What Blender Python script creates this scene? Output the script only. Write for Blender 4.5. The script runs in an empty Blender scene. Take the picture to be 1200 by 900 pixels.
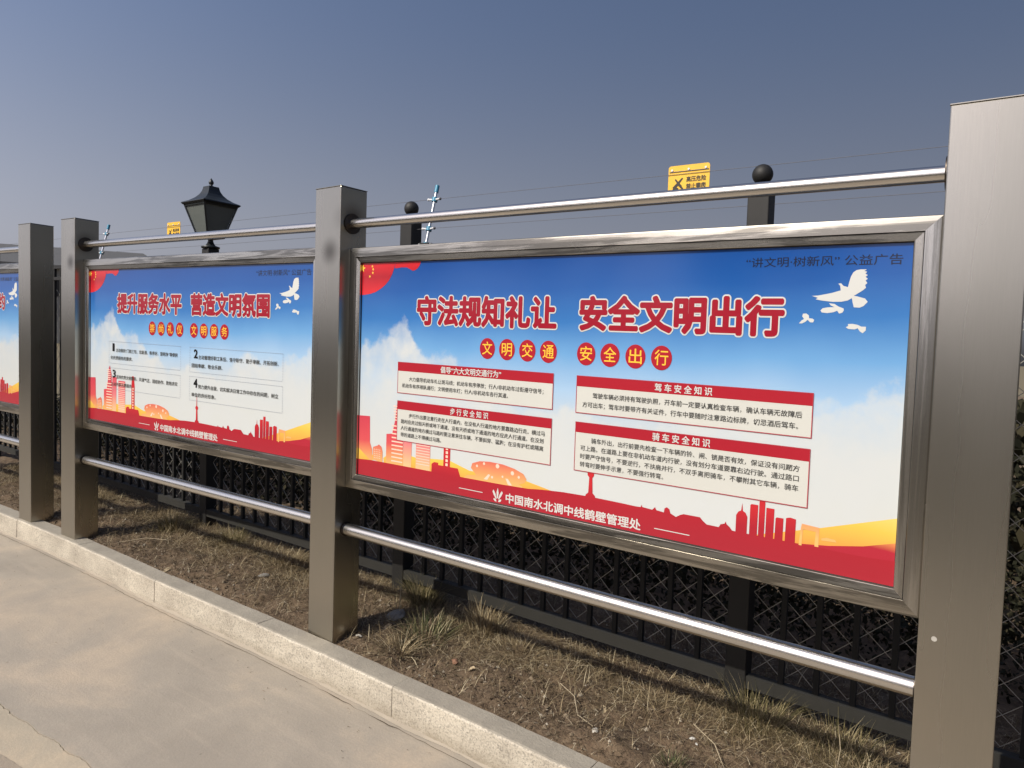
import bpy, math, random, bmesh
import numpy as np
from mathutils import Vector, Matrix, noise

random.seed(7); rng = np.random.default_rng(7)
SC = bpy.context.scene
COL = SC.collection

# ------------------------------------------------------------------ camera
CAM = Vector((2.8900, -2.3275, 1.5089))
yaw, pitch, roll, FPX = 0.6178, -0.05069, 0.03233, 830.0
Fh = Vector((-math.sin(yaw), math.cos(yaw), 0)); Rh = Vector((math.cos(yaw), math.sin(yaw), 0)); Uz = Vector((0, 0, 1))
Fw = Fh*math.cos(pitch) + Uz*math.sin(pitch); Up = Uz*math.cos(pitch) - Fh*math.sin(pitch)
Rt = Rh*math.cos(roll) + Up*math.sin(roll); Up2 = Up*math.cos(roll) - Rh*math.sin(roll)
cd = bpy.data.cameras.new('camera'); cam = bpy.data.objects.new('camera', cd); COL.objects.link(cam)
cam.matrix_world = Matrix(((Rt.x, Up2.x, -Fw.x, CAM.x), (Rt.y, Up2.y, -Fw.y, CAM.y), (Rt.z, Up2.z, -Fw.z, CAM.z), (0, 0, 0, 1)))
cd.sensor_width = 36; cd.lens = 36*FPX/1200; cd.clip_start = .05; cd.clip_end = 2000
SC.camera = cam

# ------------------------------------------------------------------ sky and sun
SUN = Vector((-.28, -.70, .66)).normalized()
el = math.asin(SUN.z); az = math.atan2(SUN.x, SUN.y)
W = bpy.data.worlds.new('World'); SC.world = W; W.use_nodes = True
nt = W.node_tree; bg = nt.nodes['Background']
sky = nt.nodes.new('ShaderNodeTexSky'); sky.sky_type = 'NISHITA'; sky.sun_disc = False
sky.sun_elevation = el; sky.sun_rotation = az
sky.air_density = 1.0; sky.dust_density = 3.0; sky.ozone_density = 2.0; sky.altitude = 100
hs = nt.nodes.new('ShaderNodeHueSaturation'); hs.inputs['Saturation'].default_value = .95
nt.links.new(sky.outputs[0], hs.inputs['Color'])
# thin dust haze scatters forward: the air is brighter on the sun's side of the sky and darker opposite it
geo = nt.nodes.new('ShaderNodeTexCoord'); dot = nt.nodes.new('ShaderNodeVectorMath'); dot.operation = 'DOT_PRODUCT'
nt.links.new(geo.outputs['Generated'], dot.inputs[0]); dot.inputs[1].default_value = SUN
mr = nt.nodes.new('ShaderNodeMapRange'); nt.links.new(dot.outputs['Value'], mr.inputs['Value'])
for k_, v_ in (('From Min', -.6), ('From Max', .25), ('To Min', .54), ('To Max', 1.29)): mr.inputs[k_].default_value = v_
tint = nt.nodes.new('ShaderNodeVectorMath'); tint.operation = 'MULTIPLY'; tint.inputs[1].default_value = (1.0, .965, 1.03)
# dust greys the air towards the horizon
bw = nt.nodes.new('ShaderNodeRGBToBW'); nt.links.new(hs.outputs[0], bw.inputs[0])
hz = nt.nodes.new('ShaderNodeVectorMath'); hz.operation = 'SCALE'; hz.inputs[0].default_value = (1.36, 1.38, 1.46); nt.links.new(bw.outputs[0], hz.inputs['Scale'])
sz = nt.nodes.new('ShaderNodeSeparateXYZ'); nt.links.new(geo.outputs['Generated'], sz.inputs[0])
hm = nt.nodes.new('ShaderNodeMapRange'); hm.interpolation_type = 'SMOOTHSTEP'; nt.links.new(sz.outputs['Z'], hm.inputs['Value'])
for k_, v_ in (('From Min', .0), ('From Max', .48), ('To Min', .75), ('To Max', 0.0)): hm.inputs[k_].default_value = v_
hx = nt.nodes.new('ShaderNodeMix'); hx.data_type = 'VECTOR'; nt.links.new(hm.outputs[0], hx.inputs[0]); nt.links.new(hs.outputs[0], hx.inputs[4]); nt.links.new(hz.outputs[0], hx.inputs[5])
nt.links.new(hx.outputs[1], tint.inputs[0])
sc_ = nt.nodes.new('ShaderNodeVectorMath'); sc_.operation = 'SCALE'; nt.links.new(tint.outputs[0], sc_.inputs[0]); nt.links.new(mr.outputs[0], sc_.inputs['Scale'])
nt.links.new(sc_.outputs[0], bg.inputs['Color'])
bg.inputs['Strength'].default_value = .087
sl = bpy.data.lights.new('sun', 'SUN'); sl.energy = 4.2; sl.angle = math.radians(.53); sl.color = (1, .93, .80)
so = bpy.data.objects.new('sun', sl); COL.objects.link(so); so.rotation_euler = SUN.to_track_quat('Z', 'Y').to_euler()
so.location = (0, -5, 8)
SC.view_settings.view_transform = 'Standard'; SC.view_settings.look = 'None'
SC.view_settings.exposure = 0.0; SC.view_settings.gamma = 1

# ------------------------------------------------------------------ helpers
SLOPE = -0.016308          # the street falls gently towards +x
def zat(x, h=0.0): return h + SLOPE*(x-1.35)
def sV(v): return (v[0], v[1], zat(v[0], v[2]))

def tag(o, label=None, cat=None, group=None, kind=None):
    if label: o['label'] = label
    if cat: o['category'] = cat
    if group: o['group'] = group
    if kind: o['kind'] = kind
    return o
def empty(name, loc, label=None, cat=None, group=None, kind=None, rz=0, parent=None):
    o = bpy.data.objects.new(name, None); COL.objects.link(o); o.location = loc; o.rotation_euler = (0, 0, rz)
    o.empty_display_size = .1
    if parent: o.parent = parent
    return tag(o, label, cat, group, kind)

class MB:
    """collects vertices and faces in world (height-above-street) or local coordinates"""
    def __init__(s): s.v = []; s.f = []; s.sm = []
    def add(s, vs, fs, smooth=False):
        b = len(s.v); s.v += [tuple(v) for v in vs]; s.f += [tuple(i+b for i in f) for f in fs]; s.sm += [smooth]*len(fs); return s
    def box(s, x0, x1, y0, y1, z0, z1, bev=0.0):
        if bev <= 0:
            vs = [(x, y, z) for z in (z0, z1) for y in (y0, y1) for x in (x0, x1)]
            fs = [(0,2,3,1),(4,5,7,6),(0,1,5,4),(2,6,7,3),(0,4,6,2),(1,3,7,5)]
            return s.add(vs, fs)
        bm = bmesh.new(); bmesh.ops.create_cube(bm, size=1)
        for v in bm.verts: v.co = Vector(((x0+x1)/2+v.co.x*(x1-x0), (y0+y1)/2+v.co.y*(y1-y0), (z0+z1)/2+v.co.z*(z1-z0)))
        bmesh.ops.bevel(bm, geom=bm.edges[:], offset=bev, segments=2, profile=.5, affect='EDGES')
        bm.verts.index_update()
        s.add([v.co[:] for v in bm.verts], [tuple(v.index for v in f.verts) for f in bm.faces]); bm.free(); return s
    def tube(s, p0, p1, r0, r1=None, n=16, caps=True, smooth=True):
        r1 = r0 if r1 is None else r1
        p0 = Vector(p0); p1 = Vector(p1); d = (p1-p0).normalized()
        a = d.orthogonal().normalized(); b = d.cross(a)
        vs = []
        for p, r in ((p0, r0), (p1, r1)):
            for i in range(n):
                t = 2*math.pi*i/n; vs.append(p + a*math.cos(t)*r + b*math.sin(t)*r)
        s.add(vs, [(i, (i+1) % n, n+(i+1) % n, n+i) for i in range(n)], smooth)
        if caps: s.add(vs[:n], [tuple(reversed(range(n)))]); s.add(vs[n:], [tuple(range(n))])
        return s
    def lathe(s, c, prof, n=20, smooth=True, rot=0):
        vs = []
        for r, z in prof:
            for i in range(n):
                t = 2*math.pi*i/n+rot; vs.append((c[0]+r*math.cos(t), c[1]+r*math.sin(t), c[2]+z))
        fs = []
        for k in range(len(prof)-1):
            for i in range(n): fs.append((k*n+i, k*n+(i+1) % n, (k+1)*n+(i+1) % n, (k+1)*n+i))
        s.add(vs, fs, smooth)
        s.add(vs[:n], [tuple(reversed(range(n)))]); s.add(vs[-n:], [tuple(range(n))])
        return s
    def ball(s, c, r, n=20, m=12):
        prof = [(max(r*math.sin(math.pi*k/m), 1e-4), -r*math.cos(math.pi*k/m)) for k in range(m+1)]
        return s.lathe(c, prof, n)
    def mesh(s, name, mat):
        me = bpy.data.meshes.new(name); me.from_pydata(s.v, [], s.f); me.materials.append(mat)
        for p, q in zip(me.polygons, s.sm): p.use_smooth = q
        me.update(); return me
    def build(s, name, mat, parent=None, loc=None, kind=None, shear=True):
        """vertices are world coordinates with z = height above the street"""
        if shear: s.v = [sV(v) for v in s.v]
        if parent is not None:
            w = wloc(parent); s.v = [tuple(w @ Vector(v)) for v in s.v]
        elif loc is not None:
            s.v = [(v[0]-loc[0], v[1]-loc[1], v[2]-loc[2]) for v in s.v]
        o = bpy.data.objects.new(name, s.mesh(name, mat)); COL.objects.link(o)
        if parent is not None: o.parent = parent
        elif loc is not None: o.location = loc
        if kind: o['kind'] = kind
        return o
def wloc(o):
    m = Matrix.Identity(4)
    while o is not None:
        m = (Matrix.Translation(o.location) @ o.rotation_euler.to_matrix().to_4x4()) @ m; o = o.parent
    return m.inverted()
def fast_mesh(name, V, F, mat, smooth=False):
    """V (n,3) array, F (m,k) array"""
    me = bpy.data.meshes.new(name); V = np.asarray(V, np.float32); F = np.asarray(F, np.int32); k = F.shape[1]
    me.vertices.add(len(V)); me.vertices.foreach_set('co', V.ravel())
    me.loops.add(F.size); me.loops.foreach_set('vertex_index', F.ravel())
    me.polygons.add(len(F)); me.polygons.foreach_set('loop_start', np.arange(0, F.size, k, dtype=np.int32))
    me.polygons.foreach_set('loop_total', np.full(len(F), k, np.int32))
    me.polygons.foreach_set('use_smooth', np.full(len(F), smooth))
    me.materials.append(mat); me.update(calc_edges=True); me.validate(); return me
def link(name, me, parent=None, loc=(0,0,0), **k):
    o = bpy.data.objects.new(name, me); COL.objects.link(o); o.location = loc
    if parent is not None: o.parent = parent
    return tag(o, **k)

# ------------------------------------------------------------------ materials
class NB:
    def __init__(s, name):
        s.m = bpy.data.materials.new(name); s.m.use_nodes = True; s.t = s.m.node_tree
        s.b = s.t.nodes['Principled BSDF']
    def n(s, typ, **kw):
        nd = s.t.nodes.new('ShaderNode'+typ)
        for k, v in kw.items():
            if k in nd.inputs.keys(): nd.inputs[k].default_value = v
            else: setattr(nd, k, v)
        return nd
    def l(s, a, b): s.t.links.new(a, b)
    def set(s, **kw):
        for k, v in kw.items():
            k = k.replace('_', ' ')
            if hasattr(v, 'is_output'): s.l(v, s.b.inputs[k])
            else: s.b.inputs[k].default_value = v
    def coord(s, which='Object', scale=(1,1,1)):
        tc = s.n('TexCoord'); mp = s.n('Mapping'); mp.inputs['Scale'].default_value = scale
        s.l(tc.outputs[which], mp.inputs['Vector']); return mp.outputs[0]
    def noise(s, vec, scale=5, detail=4, rough=.5, dist=0):
        nd = s.n('TexNoise', Scale=scale, Detail=detail, Roughness=rough, Distortion=dist); s.l(vec, nd.inputs['Vector']); return nd.outputs['Fac']
    def ramp(s, fac, stops, interp='LINEAR'):
        r = s.n('ValToRGB'); cr = r.color_ramp; cr.interpolation = interp
        while len(cr.elements) < len(stops): cr.elements.new(.5)
        for e, (p, c) in zip(cr.elements, stops):
            e.position = p; e.color = (*c, 1) if len(c) == 3 else c
        s.l(fac, r.inputs[0]); return r.outputs[0]
    def mix(s, fac, a, b, mode='MIX'):
        m = s.n('Mix', data_type='RGBA', blend_type=mode)
        for i, v in ((0, fac), (6, a), (7, b)):
            sock = m.inputs[i]
            if hasattr(v, 'is_output'): s.l(v, sock)
            elif isinstance(v, (int, float)): sock.default_value = v if i == 0 else (v, v, v, 1)
            else: sock.default_value = (*v, 1)
        return m.outputs[2]
    def math(s, op, a, b=0.0, clamp=False):
        m = s.n('Math', operation=op, use_clamp=clamp)
        for i, v in enumerate((a, b)):
            if hasattr(v, 'is_output'): s.l(v, m.inputs[i])
            else: m.inputs[i].default_value = v
        return m.outputs[0]
    def mapr(s, v, a, b, c=0, d=1, smooth=False):
        m = s.n('MapRange'); m.interpolation_type = 'SMOOTHSTEP' if smooth else 'LINEAR'; m.clamp = True
        for k, x in zip(('From Min', 'From Max', 'To Min', 'To Max'), (a, b, c, d)): m.inputs[k].default_value = x
        s.l(v, m.inputs['Value']); return m.outputs[0]
    def bump(s, h, strength=.3, dist=.01):
        b = s.n('Bump', Strength=strength, Distance=dist); s.l(h, b.inputs['Height']); s.l(b.outputs[0], s.b.inputs['Normal'])

def plain(name, c, rough=.6, metal=0, **kw):
    n = NB(name); v = n.noise(n.coord(), 9, 3)
    c2 = tuple(x*.78 for x in c); n.set(Base_Color=n.mix(v, c2, tuple(min(x*1.15, 1) for x in c)), Roughness=rough, Metallic=metal)
    for k, x in kw.items(): n.set(**{k: x})
    return n.m

def steel(name, col, rough, stretch, streak=.35, dark_patches=0.0, aniso=.0, spot=None):
    n = NB(name); vec = n.coord('Object', stretch)
    fine = n.noise(vec, 60, 2, .45); big = n.noise(n.coord('Object', tuple(min(q, 1.0)*(2.2 if q > 1 else 1) for q in stretch)), 1.6, 4, .5)
    base = n.mix(n.mapr(fine, .3, .7), tuple(x*(1-streak) for x in col), tuple(min(1, x*1.02) for x in col))
    base = n.mix(n.math('MULTIPLY', n.mapr(big, .40, .70), .30), base, tuple(x*.70 for x in col))
    if dark_patches:
        p = n.noise(n.coord('Object', tuple(.35*q if q > 1 else q*.75 for q in stretch)), 2.6, 6, .62, .5)
        pm = n.mapr(p, .47, .56, 0, dark_patches)
        base = n.mix(pm, base, (.10, .095, .085))
    for sp in (spot or ()):      # scorch marks left by welding: (x, y, z, radius, strength)
        tc = n.n('TexCoord'); vd = n.n('VectorMath', operation='DISTANCE'); n.l(tc.outputs['Object'], vd.inputs[0]); vd.inputs[1].default_value = sp[:3]
        w = n.math('ADD', vd.outputs['Value'], n.math('MULTIPLY', big, .02))
        base = n.mix(n.mapr(w, 0.01, sp[3], sp[4], 0, True), base, (.09, .08, .07))
    n.set(Base_Color=base, Metallic=1.0, Roughness=n.mapr(big, .3, .75, rough*.9, rough*1.12), Anisotropic=aniso)
    n.bump(n.noise(n.coord(), 2.5, 2), .25, .002)
    return n.m
M = {}
M['steel_post'] = steel('steel_post', (.45, .425, .37), .28, (12, 12, .25), .03)
M['steel_rail'] = steel('steel_rail', (.78, .745, .69), .25, (1, 25, 25), .10)
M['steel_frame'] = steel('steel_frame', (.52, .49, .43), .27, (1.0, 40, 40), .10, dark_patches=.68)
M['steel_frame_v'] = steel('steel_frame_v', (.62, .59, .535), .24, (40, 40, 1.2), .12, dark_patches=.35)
M['heat_tint'] = steel('heat_tint', (.10, .085, .075), .42, (8, 8, 8), .4)
M['dark_seam'] = plain('dark_seam', (.025, .024, .022), .7)
M['black_paint'] = plain('black_paint', (.012, .0115, .011), .6)
M['black_iron'] = plain('black_iron', (.008, .008, .0075), .7)
M['wire_grey'] = plain('wire_grey', (.36, .345, .31), .5, .2)
M['lamp_black'] = plain('lamp_black', (.016, .020, .022), .38)
M['alu'] = plain('bright_rod', (.75, .76, .78), .25, .9)
M['teal'] = plain('teal_clamp', (.05, .27, .42), .4)
M['porcelain'] = plain('white_insulator', (.75, .76, .78), .3)
M['yellow_sign'] = plain('yellow_sign', (.85, .50, .035), .5)
M['sign_black'] = plain('sign_black', (.03, .025, .015), .6)
M['wirecab'] = plain('steel_cable', (.14, .14, .155), .6, .2)

# printed inks: all share the slightly glossy laminate
GL = dict(Roughness=.16, Coat_Weight=0.0)
def ink(name, c, rough=.16):
    n = NB(name); v = n.noise(n.coord(), 3, 4); n.set(Base_Color=n.mix(v, tuple(x*.93 for x in c), tuple(min(1, x*1.05) for x in c)), Roughness=rough)
    n.b.inputs['Specular IOR Level'].default_value = .35
    return n.m
RED = (.39, .020, .034)
M['ink_red'] = ink('ink_red', RED); M['ink_title'] = ink('ink_title', (.31, .010, .024)); M['ink_white'] = ink('ink_white', (.61, .62, .60))
M['ink_panel'] = ink('ink_panel', (.60, .605, .565)); M['ink_text'] = ink('ink_text', (.085, .085, .08)); M['ink_navy'] = ink('ink_navy', (.012, .020, .050))
M['ink_black'] = ink('ink_black', (.02, .02, .022)); M['ink_gold'] = ink('ink_gold', (.90, .55, .06)); M['ink_line'] = ink('ink_line', (.30, .33, .40))
M['ink_border'] = ink('ink_border', (.42, .05, .07)); M['ink_pale'] = ink('ink_pale', (.90, .62, .50))

def poster_bg():
    n = NB('ink_sky'); tc = n.n('TexCoord'); sp = n.n('SeparateXYZ'); n.l(tc.outputs['Object'], sp.inputs[0])
    u = sp.outputs['X']; v = n.math('MULTIPLY', sp.outputs['Z'], -1.0)
    nz = n.noise(tc.outputs['Object'], 6, 6, .62); nz2 = n.noise(tc.outputs['Object'], 2.2, 3, .5)
    vv = n.math('ADD', v, n.math('MULTIPLY', n.math('SUBTRACT', nz2, .5), .10))
    g = n.ramp(vv, [(0, (.008, .060, .27)), (.14, (.013, .090, .34)), (.27, (.040, .17, .46)), (.40, (.15, .35, .64)), (.53, (.36, .53, .73)), (.68, (.52, .585, .635)), (.85, (.59, .615, .60))])
    # upper edge of the printed clouds along u
    pts = [(0, .37), (.036, .36), (.10, .32), (.13, .26), (.155, .33), (.19, .41), (.26, .45), (.40, .62), (.52, .60), (.62, .68), (.74, .52), (.80, .56), (.88, .54), (.95, .48), (1, .46)]
    cl = n.ramp(n.math('DIVIDE', u, 2.387), [(a, (b, b, b)) for a, b in pts])
    dv = n.math('SUBTRACT', v, cl); dv = n.math('ADD', dv, n.math('MULTIPLY', n.math('SUBTRACT', nz, .5), .30))
    m1 = n.mapr(dv, -.01, .05, 0, 1, True)
    dens = n.math('MULTIPLY', m1, n.mapr(n.noise(tc.outputs['Object'], 4.5, 5, .6), .30, .62, .25, .95))
    col = n.mix(dens, g, (.59, .62, .625))
    n.set(Base_Color=col, Roughness=.14); n.b.inputs['Specular IOR Level'].default_value = .40
    return n.m
M['ink_sky'] = poster_bg()
def swoosh(name, a, b, c, axis='v', lo=.81, hi=.96):
    n = NB(name); tc = n.n('TexCoord'); sp = n.n('SeparateXYZ'); n.l(tc.outputs['Object'], sp.inputs[0])
    v = n.math('MULTIPLY', sp.outputs['Z'], -1.0) if axis == 'v' else sp.outputs['X']
    nz = n.noise(tc.outputs['Object'], 3, 3)
    v = n.math('ADD', v, n.math('MULTIPLY', n.math('SUBTRACT', nz, .5), .05))
    n.set(Base_Color=n.ramp(n.mapr(v, lo, hi), [(0, a), (.5, b), (1, c)]), Roughness=.16); n.b.inputs['Specular IOR Level'].default_value = .35
    return n.m
M['ink_sun'] = swoosh('ink_sun', (.74, .68, .24), (.76, .52, .09), (.74, .30, .07), hi=1.0)
M['ink_ray'] = swoosh('ink_ray', (.76, .68, .42), (.74, .30, .10), (.42, .026, .045), lo=.895, hi=.965)
M['ink_glow'] = swoosh('ink_glow', (.90, .55, .12), (.88, .66, .30), (.86, .38, .14))
M['ink_towers'] = swoosh('ink_towers', (.56, .06, .09), (.64, .09, .10), (.78, .46, .16), lo=.74, hi=.965)
M['ink_pink'] = swoosh('ink_pink', (.62, .10, .13), (.70, .20, .22), (.80, .50, .26), lo=.74, hi=.95)
M['ink_flag'] = swoosh('ink_flag', (.62, .018, .025), (.38, .010, .02), (.62, .022, .03), lo=0, hi=.14)
M['ink_band'] = swoosh('ink_band', (.52, .030, .038), (.39, .021, .034), (.37, .022, .036), lo=.90, hi=1.03)

# ------------------------------------------------------------------ street furniture dimensions
PW, PD, PH = .1974, .1615, 2.2436           # post width, depth, height
RY, RZ1, RZ2, R1, R2 = .0719, 2.0721, .5597, .024, .030
FY, FZT, FZB = .0473, 1.9532, .7723
PY, PZT, PZB, PXM = .0682, 1.8787, .8472, .0579
PHI, PHIC, PHIA = .0320, -.0468, .0322
XB, AOFF = 2.6441, -.6746
OB = (-XB*math.cos(PHI), -XB*math.sin(PHI))
OA = (OB[0]+AOFF*math.cos(PHIA), OB[1]+AOFF*math.sin(PHIA))
def frame_of(o, a):
    c, s = math.cos(a), math.sin(a)
    return lambda x, y, z: (o[0]+x*c-y*s, o[1]+x*s+y*c, z)
SEG_CD = frame_of((0, 0), 0); SEG_BC = frame_of((0, 0), PHI)        # BC: origin at C, x negative to B
SEG_A = frame_of(OA, PHIA)
POST = {'D': frame_of((2.7, 0), 0), 'C': frame_of((0, 0), PHIC), 'B': frame_of(OB, PHI), 'A': SEG_A,
        'Z': frame_of((OA[0]-XB*math.cos(PHIA), OA[1]-XB*math.sin(PHIA)), PHIA)}
def xf(mb, fr): mb.v = [fr(*v) for v in mb.v]; return mb

def post(parent, fr, ends, label=None, mat='steel_post'):
    mb = MB().box(0, PW, 0, PD, -.12, PH, .0035)
    p = xf(mb, fr).build('post', M[mat], parent)
    if label: p['label'] = label
    for sx in ends:      # burnt weld collar where a rail enters the post
        x = PW if sx > 0 else 0
        for z, r, w in ((RZ1, R1, .046), (RZ2, R2, .010)):
            d = MB().tube((x+sx*.0005, RY, z), (x+sx*.006, RY, z), r+w*.55, r+w*.55, 24)
            c = xf(d, fr).build('weld_collar', M['heat_tint'], p)
    # thin welded cap, proud of the post by a hair
    cp = MB().box(-.0015, PW+.0015, -.0015, PD+.0015, PH+.0002, PH+.0042, .0012)
    xf(cp, fr).build('cap', M['steel_post'], p)
    return p
def rail(parent, fa, fb):
    for z, r, nm in ((RZ1, R1, 'top_rail'), (RZ2, R2, 'bottom_rail')):
        MB().tube(fa(PW-.004, RY, z), fb(.004, RY, z), r, r, 40).build(nm, M['steel_rail'], parent)

def stand(loc, label):
    return empty('display_stand', (loc[0], loc[1], zat(loc[0])), label, 'display stand', 'steel display stands along the kerb')
s1 = stand((0, .08), 'stainless steel stand of three square posts and four round rails, nearest the camera')
M['steel_post_b'] = steel('steel_post_b', (.45, .425, .37), .28, (12, 12, .25), .03, spot=[(-2.505, -.16, 1.985, .085, .75), (-2.446, -.086, 2.12, .115, .8), (-2.446, -.086, .60, .09, .6)])
M['steel_post_c'] = steel('steel_post_c', (.45, .425, .37), .28, (12, 12, .25), .03, spot=[(.12, -.085, 1.93, .10, .75), (.1955, -.013, 2.09, .120, .85), (.1955, -.013, .58, .10, .6)])
post(s1, POST['B'], (1,), mat='steel_post_b'); post(s1, POST['C'], (1, -1), mat='steel_post_c'); pD = post(s1, POST['D'], (-1,))
rail(s1, POST['B'], POST['C']); rail(s1, POST['C'], POST['D'])
dot = MB().tube((2.7415, -.001, .742), (2.7415, .001, .742), .0075, .0075, 9).build('paint_spot', plain('old_paint', (.42, .40, .36), .7), pD)
s0 = stand((OA[0], OA[1]+.08), 'separate stainless steel display stand cut off by the left edge of the photo')
post(s0, POST['Z'], (1,)); post(s0, POST['A'], (-1,)); rail(s0, POST['Z'], POST['A'])

# ------------------------------------------------------------------ lettering
_tc = {}
def text_mesh(s, off=0.0, res=2):
    k = (s, off, res)
    if k not in _tc:
        c = bpy.data.curves.new('t', 'FONT'); c.body = s; c.size = 1; c.offset = off; c.resolution_u = res
        o = bpy.data.objects.new('t', c); COL.objects.link(o)
        dg = bpy.context.evaluated_depsgraph_get(); ev = o.evaluated_get(dg); me = bpy.data.meshes.new_from_object(ev)
        V = [v.co[:] for v in me.vertices]; Fc = [tuple(p.vertices) for p in me.polygons]
        bpy.data.objects.remove(o); bpy.data.curves.remove(c); bpy.data.meshes.remove(me)
        _tc[k] = (V, Fc)
    return _tc[k]

class Board:
    """a framed poster; u to the right, v down from the print's upper left corner"""
    def __init__(s, fr, x0, x1, dz, label, name='notice_board'):
        s.fr = fr; s.x0, s.x1, s.dz = x0, x1, dz
        b = fr((x0+x1)/2, .09, 0); a0 = fr(0, 0, 0); a1 = fr(1, 0, 0); s.rz = math.atan2(a1[1]-a0[1], a1[0]-a0[0])
        s.root = empty(name, (b[0], b[1], zat(b[0], FZB+dz)), label, 'notice board', 'framed notice boards')
        s.frame()
        # printed sheet: local x = u, z = -v
        o = fr(x0+PXM, PY, PZT+dz); s.W = x1-x0-2*PXM; s.H = PZT-PZB
        m = MB().box(0, s.W, 0, .006, -s.H, 0)
        s.sh = SLOPE*math.cos(s.rz)
        m.v = [(v[0], v[1], v[2]+s.sh*v[0]) for v in m.v]
        s.p = bpy.data.objects.new('poster', m.mesh('poster', M['ink_sky'])); COL.objects.link(s.p); s.p.parent = s.root
        s.p.location = wloc(s.root) @ Vector((o[0], o[1], zat(o[0], o[2]))); s.p.rotation_euler = (0, 0, s.rz)
    def frame(s):
        x0, x1, zt, zb = s.x0+.002, s.x1-.002, FZT+s.dz, FZB+s.dz
        def bar(prof, side):
            # prof: list of (inset from outer edge, y)
            vs = []; k = len(prof)
            for t, y in prof:
                if side == 't': a, b = (x0+t, y, zt-t), (x1-t, y, zt-t)
                elif side == 'b': a, b = (x0+t, y, zb+t), (x1-t, y, zb+t)
                elif side == 'l': a, b = (x0+t, y, zb+t), (x0+t, y, zt-t)
                else: a, b = (x1-t, y, zb+t), (x1-t, y, zt-t)
                vs += [a, b]
            fs = [(2*i, 2*i+1, 2*((i+1) % k)+1, 2*((i+1) % k)) for i in range(k)]
            fs += [tuple(2*i for i in range(k)), tuple(2*i+1 for i in reversed(range(k)))]
            return MB().add(vs, fs)
        y = FY
        outer = [(0, .150), (0, y+.008), (.002, y+.005), (.006, y+.0032), (.024, y+.0012), (.0450, y), (.0457, y+.0007), (.0460, y+.003), (.046, .150)]
        inner = [(.0475, .100), (.0475, y+.0058), (.0480, y+.0052), (.0705, y+.0075), (.0722, y+.009), (.0722, .100)]
        gask = [(.0722, .100), (.0722, PY-.0015), (PXM+.0170, PY-.0012), (PXM+.0170, .100)]
        seam = [(.0458, .100), (.0458, y+.013), (.0478, y+.013), (.0478, .100)]
        for sd in 'tblr':
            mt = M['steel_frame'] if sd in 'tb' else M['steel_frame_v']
            ob = xf(bar(outer, sd), s.fr).build('frame_bar', mt, s.root); fix(ob)
            o2 = xf(bar(inner, sd), s.fr).build('inner_trim', mt, ob); fix(o2)
            o4 = xf(bar(gask, sd), s.fr).build('gasket', M['dark_seam'], ob); fix(o4)
            o3 = xf(bar(seam, sd), s.fr).build('seam', M['dark_seam'], ob); fix(o3)
        bk = MB().box(x0+.01, x1-.01, .1505, .162, zb+.01, zt-.01)
        xf(bk, s.fr).build('back_sheet', M['dark_seam'], s.root)
    def put(s, name, vs, fs, mat, d):
        me = MB().add([(q[0], -d-(q[2] if len(q) > 2 else 0), -q[1]+s.sh*q[0]) for q in vs], fs)
        # make every face look out of the board
        o = bpy.data.objects.new(name, me.mesh(name, M[mat])); COL.objects.link(o); o.parent = s.p
        bm = bmesh.new(); bm.from_mesh(o.data); bm.normal_update()
        for f in bm.faces:
            if f.normal.y > 0: f.normal_flip()
        bm.to_mesh(o.data); bm.free()
        return o
    def text(s, name, items, mat, d, off=0.0, res=2):
        """items: (string, u_left, u_right, v_centre, em_height)"""
        vs = []; fs = []; n = 0 if off <= 0 else (4 if off < .015 else (10 if off < .05 else 18)); lay = 0
        for st, u0, u1, vc, em in items:
            V, Fc = text_mesh(st, 0.0, res)
            xs = [a[0] for a in V]; k = (u1-u0)/(max(xs)-min(xs))
            sh = [(0, 0)]+[(off*math.cos(2*math.pi*i/n), off*math.sin(2*math.pi*i/n)) for i in range(n)]
            if n >= 18: sh += [(off*.55*math.cos(2*math.pi*i/8), off*.55*math.sin(2*math.pi*i/8)) for i in range(8)]
            for q, (dx, dy) in enumerate(sh):      # heavier strokes: the outline struck again in a small ring
                b = len(vs)
                vs += [(u0+(a[0]-min(xs)+dx)*k, vc-(a[1]+dy-.36)*em, q*1.2e-5) for a in V]
                fs += [tuple(i+b for i in f) for f in Fc]
        o = s.put(name, vs, fs, mat, d)
        if name == 'body_text': o['kind'] = 'stuff'
        return o
    def polys(s, name, ps, mat, d, stuff=False):
        if not stuff and len(ps) > 1:
            return [s.polys(name, [p], mat, d+i*2e-5) for i, p in enumerate(ps)]
        vs = []; fs = []
        for p in ps: b = len(vs); vs += list(p); fs.append(tuple(range(b, b+len(p))))
        s.lift = getattr(s, 'lift', 0)+1
        o = s.put(name, vs, fs, mat, d+(s.lift % 17)*1.1e-5)
        if stuff: o['kind'] = 'stuff'
        return o
def fix(o):
    bm = bmesh.new(); bm.from_mesh(o.data); bmesh.ops.recalc_face_normals(bm, faces=bm.faces[:]); bm.to_mesh(o.data); bm.free()
def rect(u0, u1, v0, v1): return [(u0, v0), (u1, v0), (u1, v1), (u0, v1)]
def ell(u, v, a, b, n=28): return [(u+a*math.cos(2*math.pi*i/n), v+b*math.sin(2*math.pi*i/n)) for i in range(n)]
def outline(u0, u1, v0, v1, w): return [rect(u0, u1, v0, v0+w), rect(u0, u1, v1-w, v1), rect(u0, u0+w, v0+w, v1-w), rect(u1-w, u1, v0+w, v1-w)]
def star(u, v, r, a=0):
    return [(u+(r if i % 2 == 0 else r*.4)*math.sin(a+math.pi*i/5), v-(r if i % 2 == 0 else r*.4)*math.cos(a+math.pi*i/5)) for i in range(10)]

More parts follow.
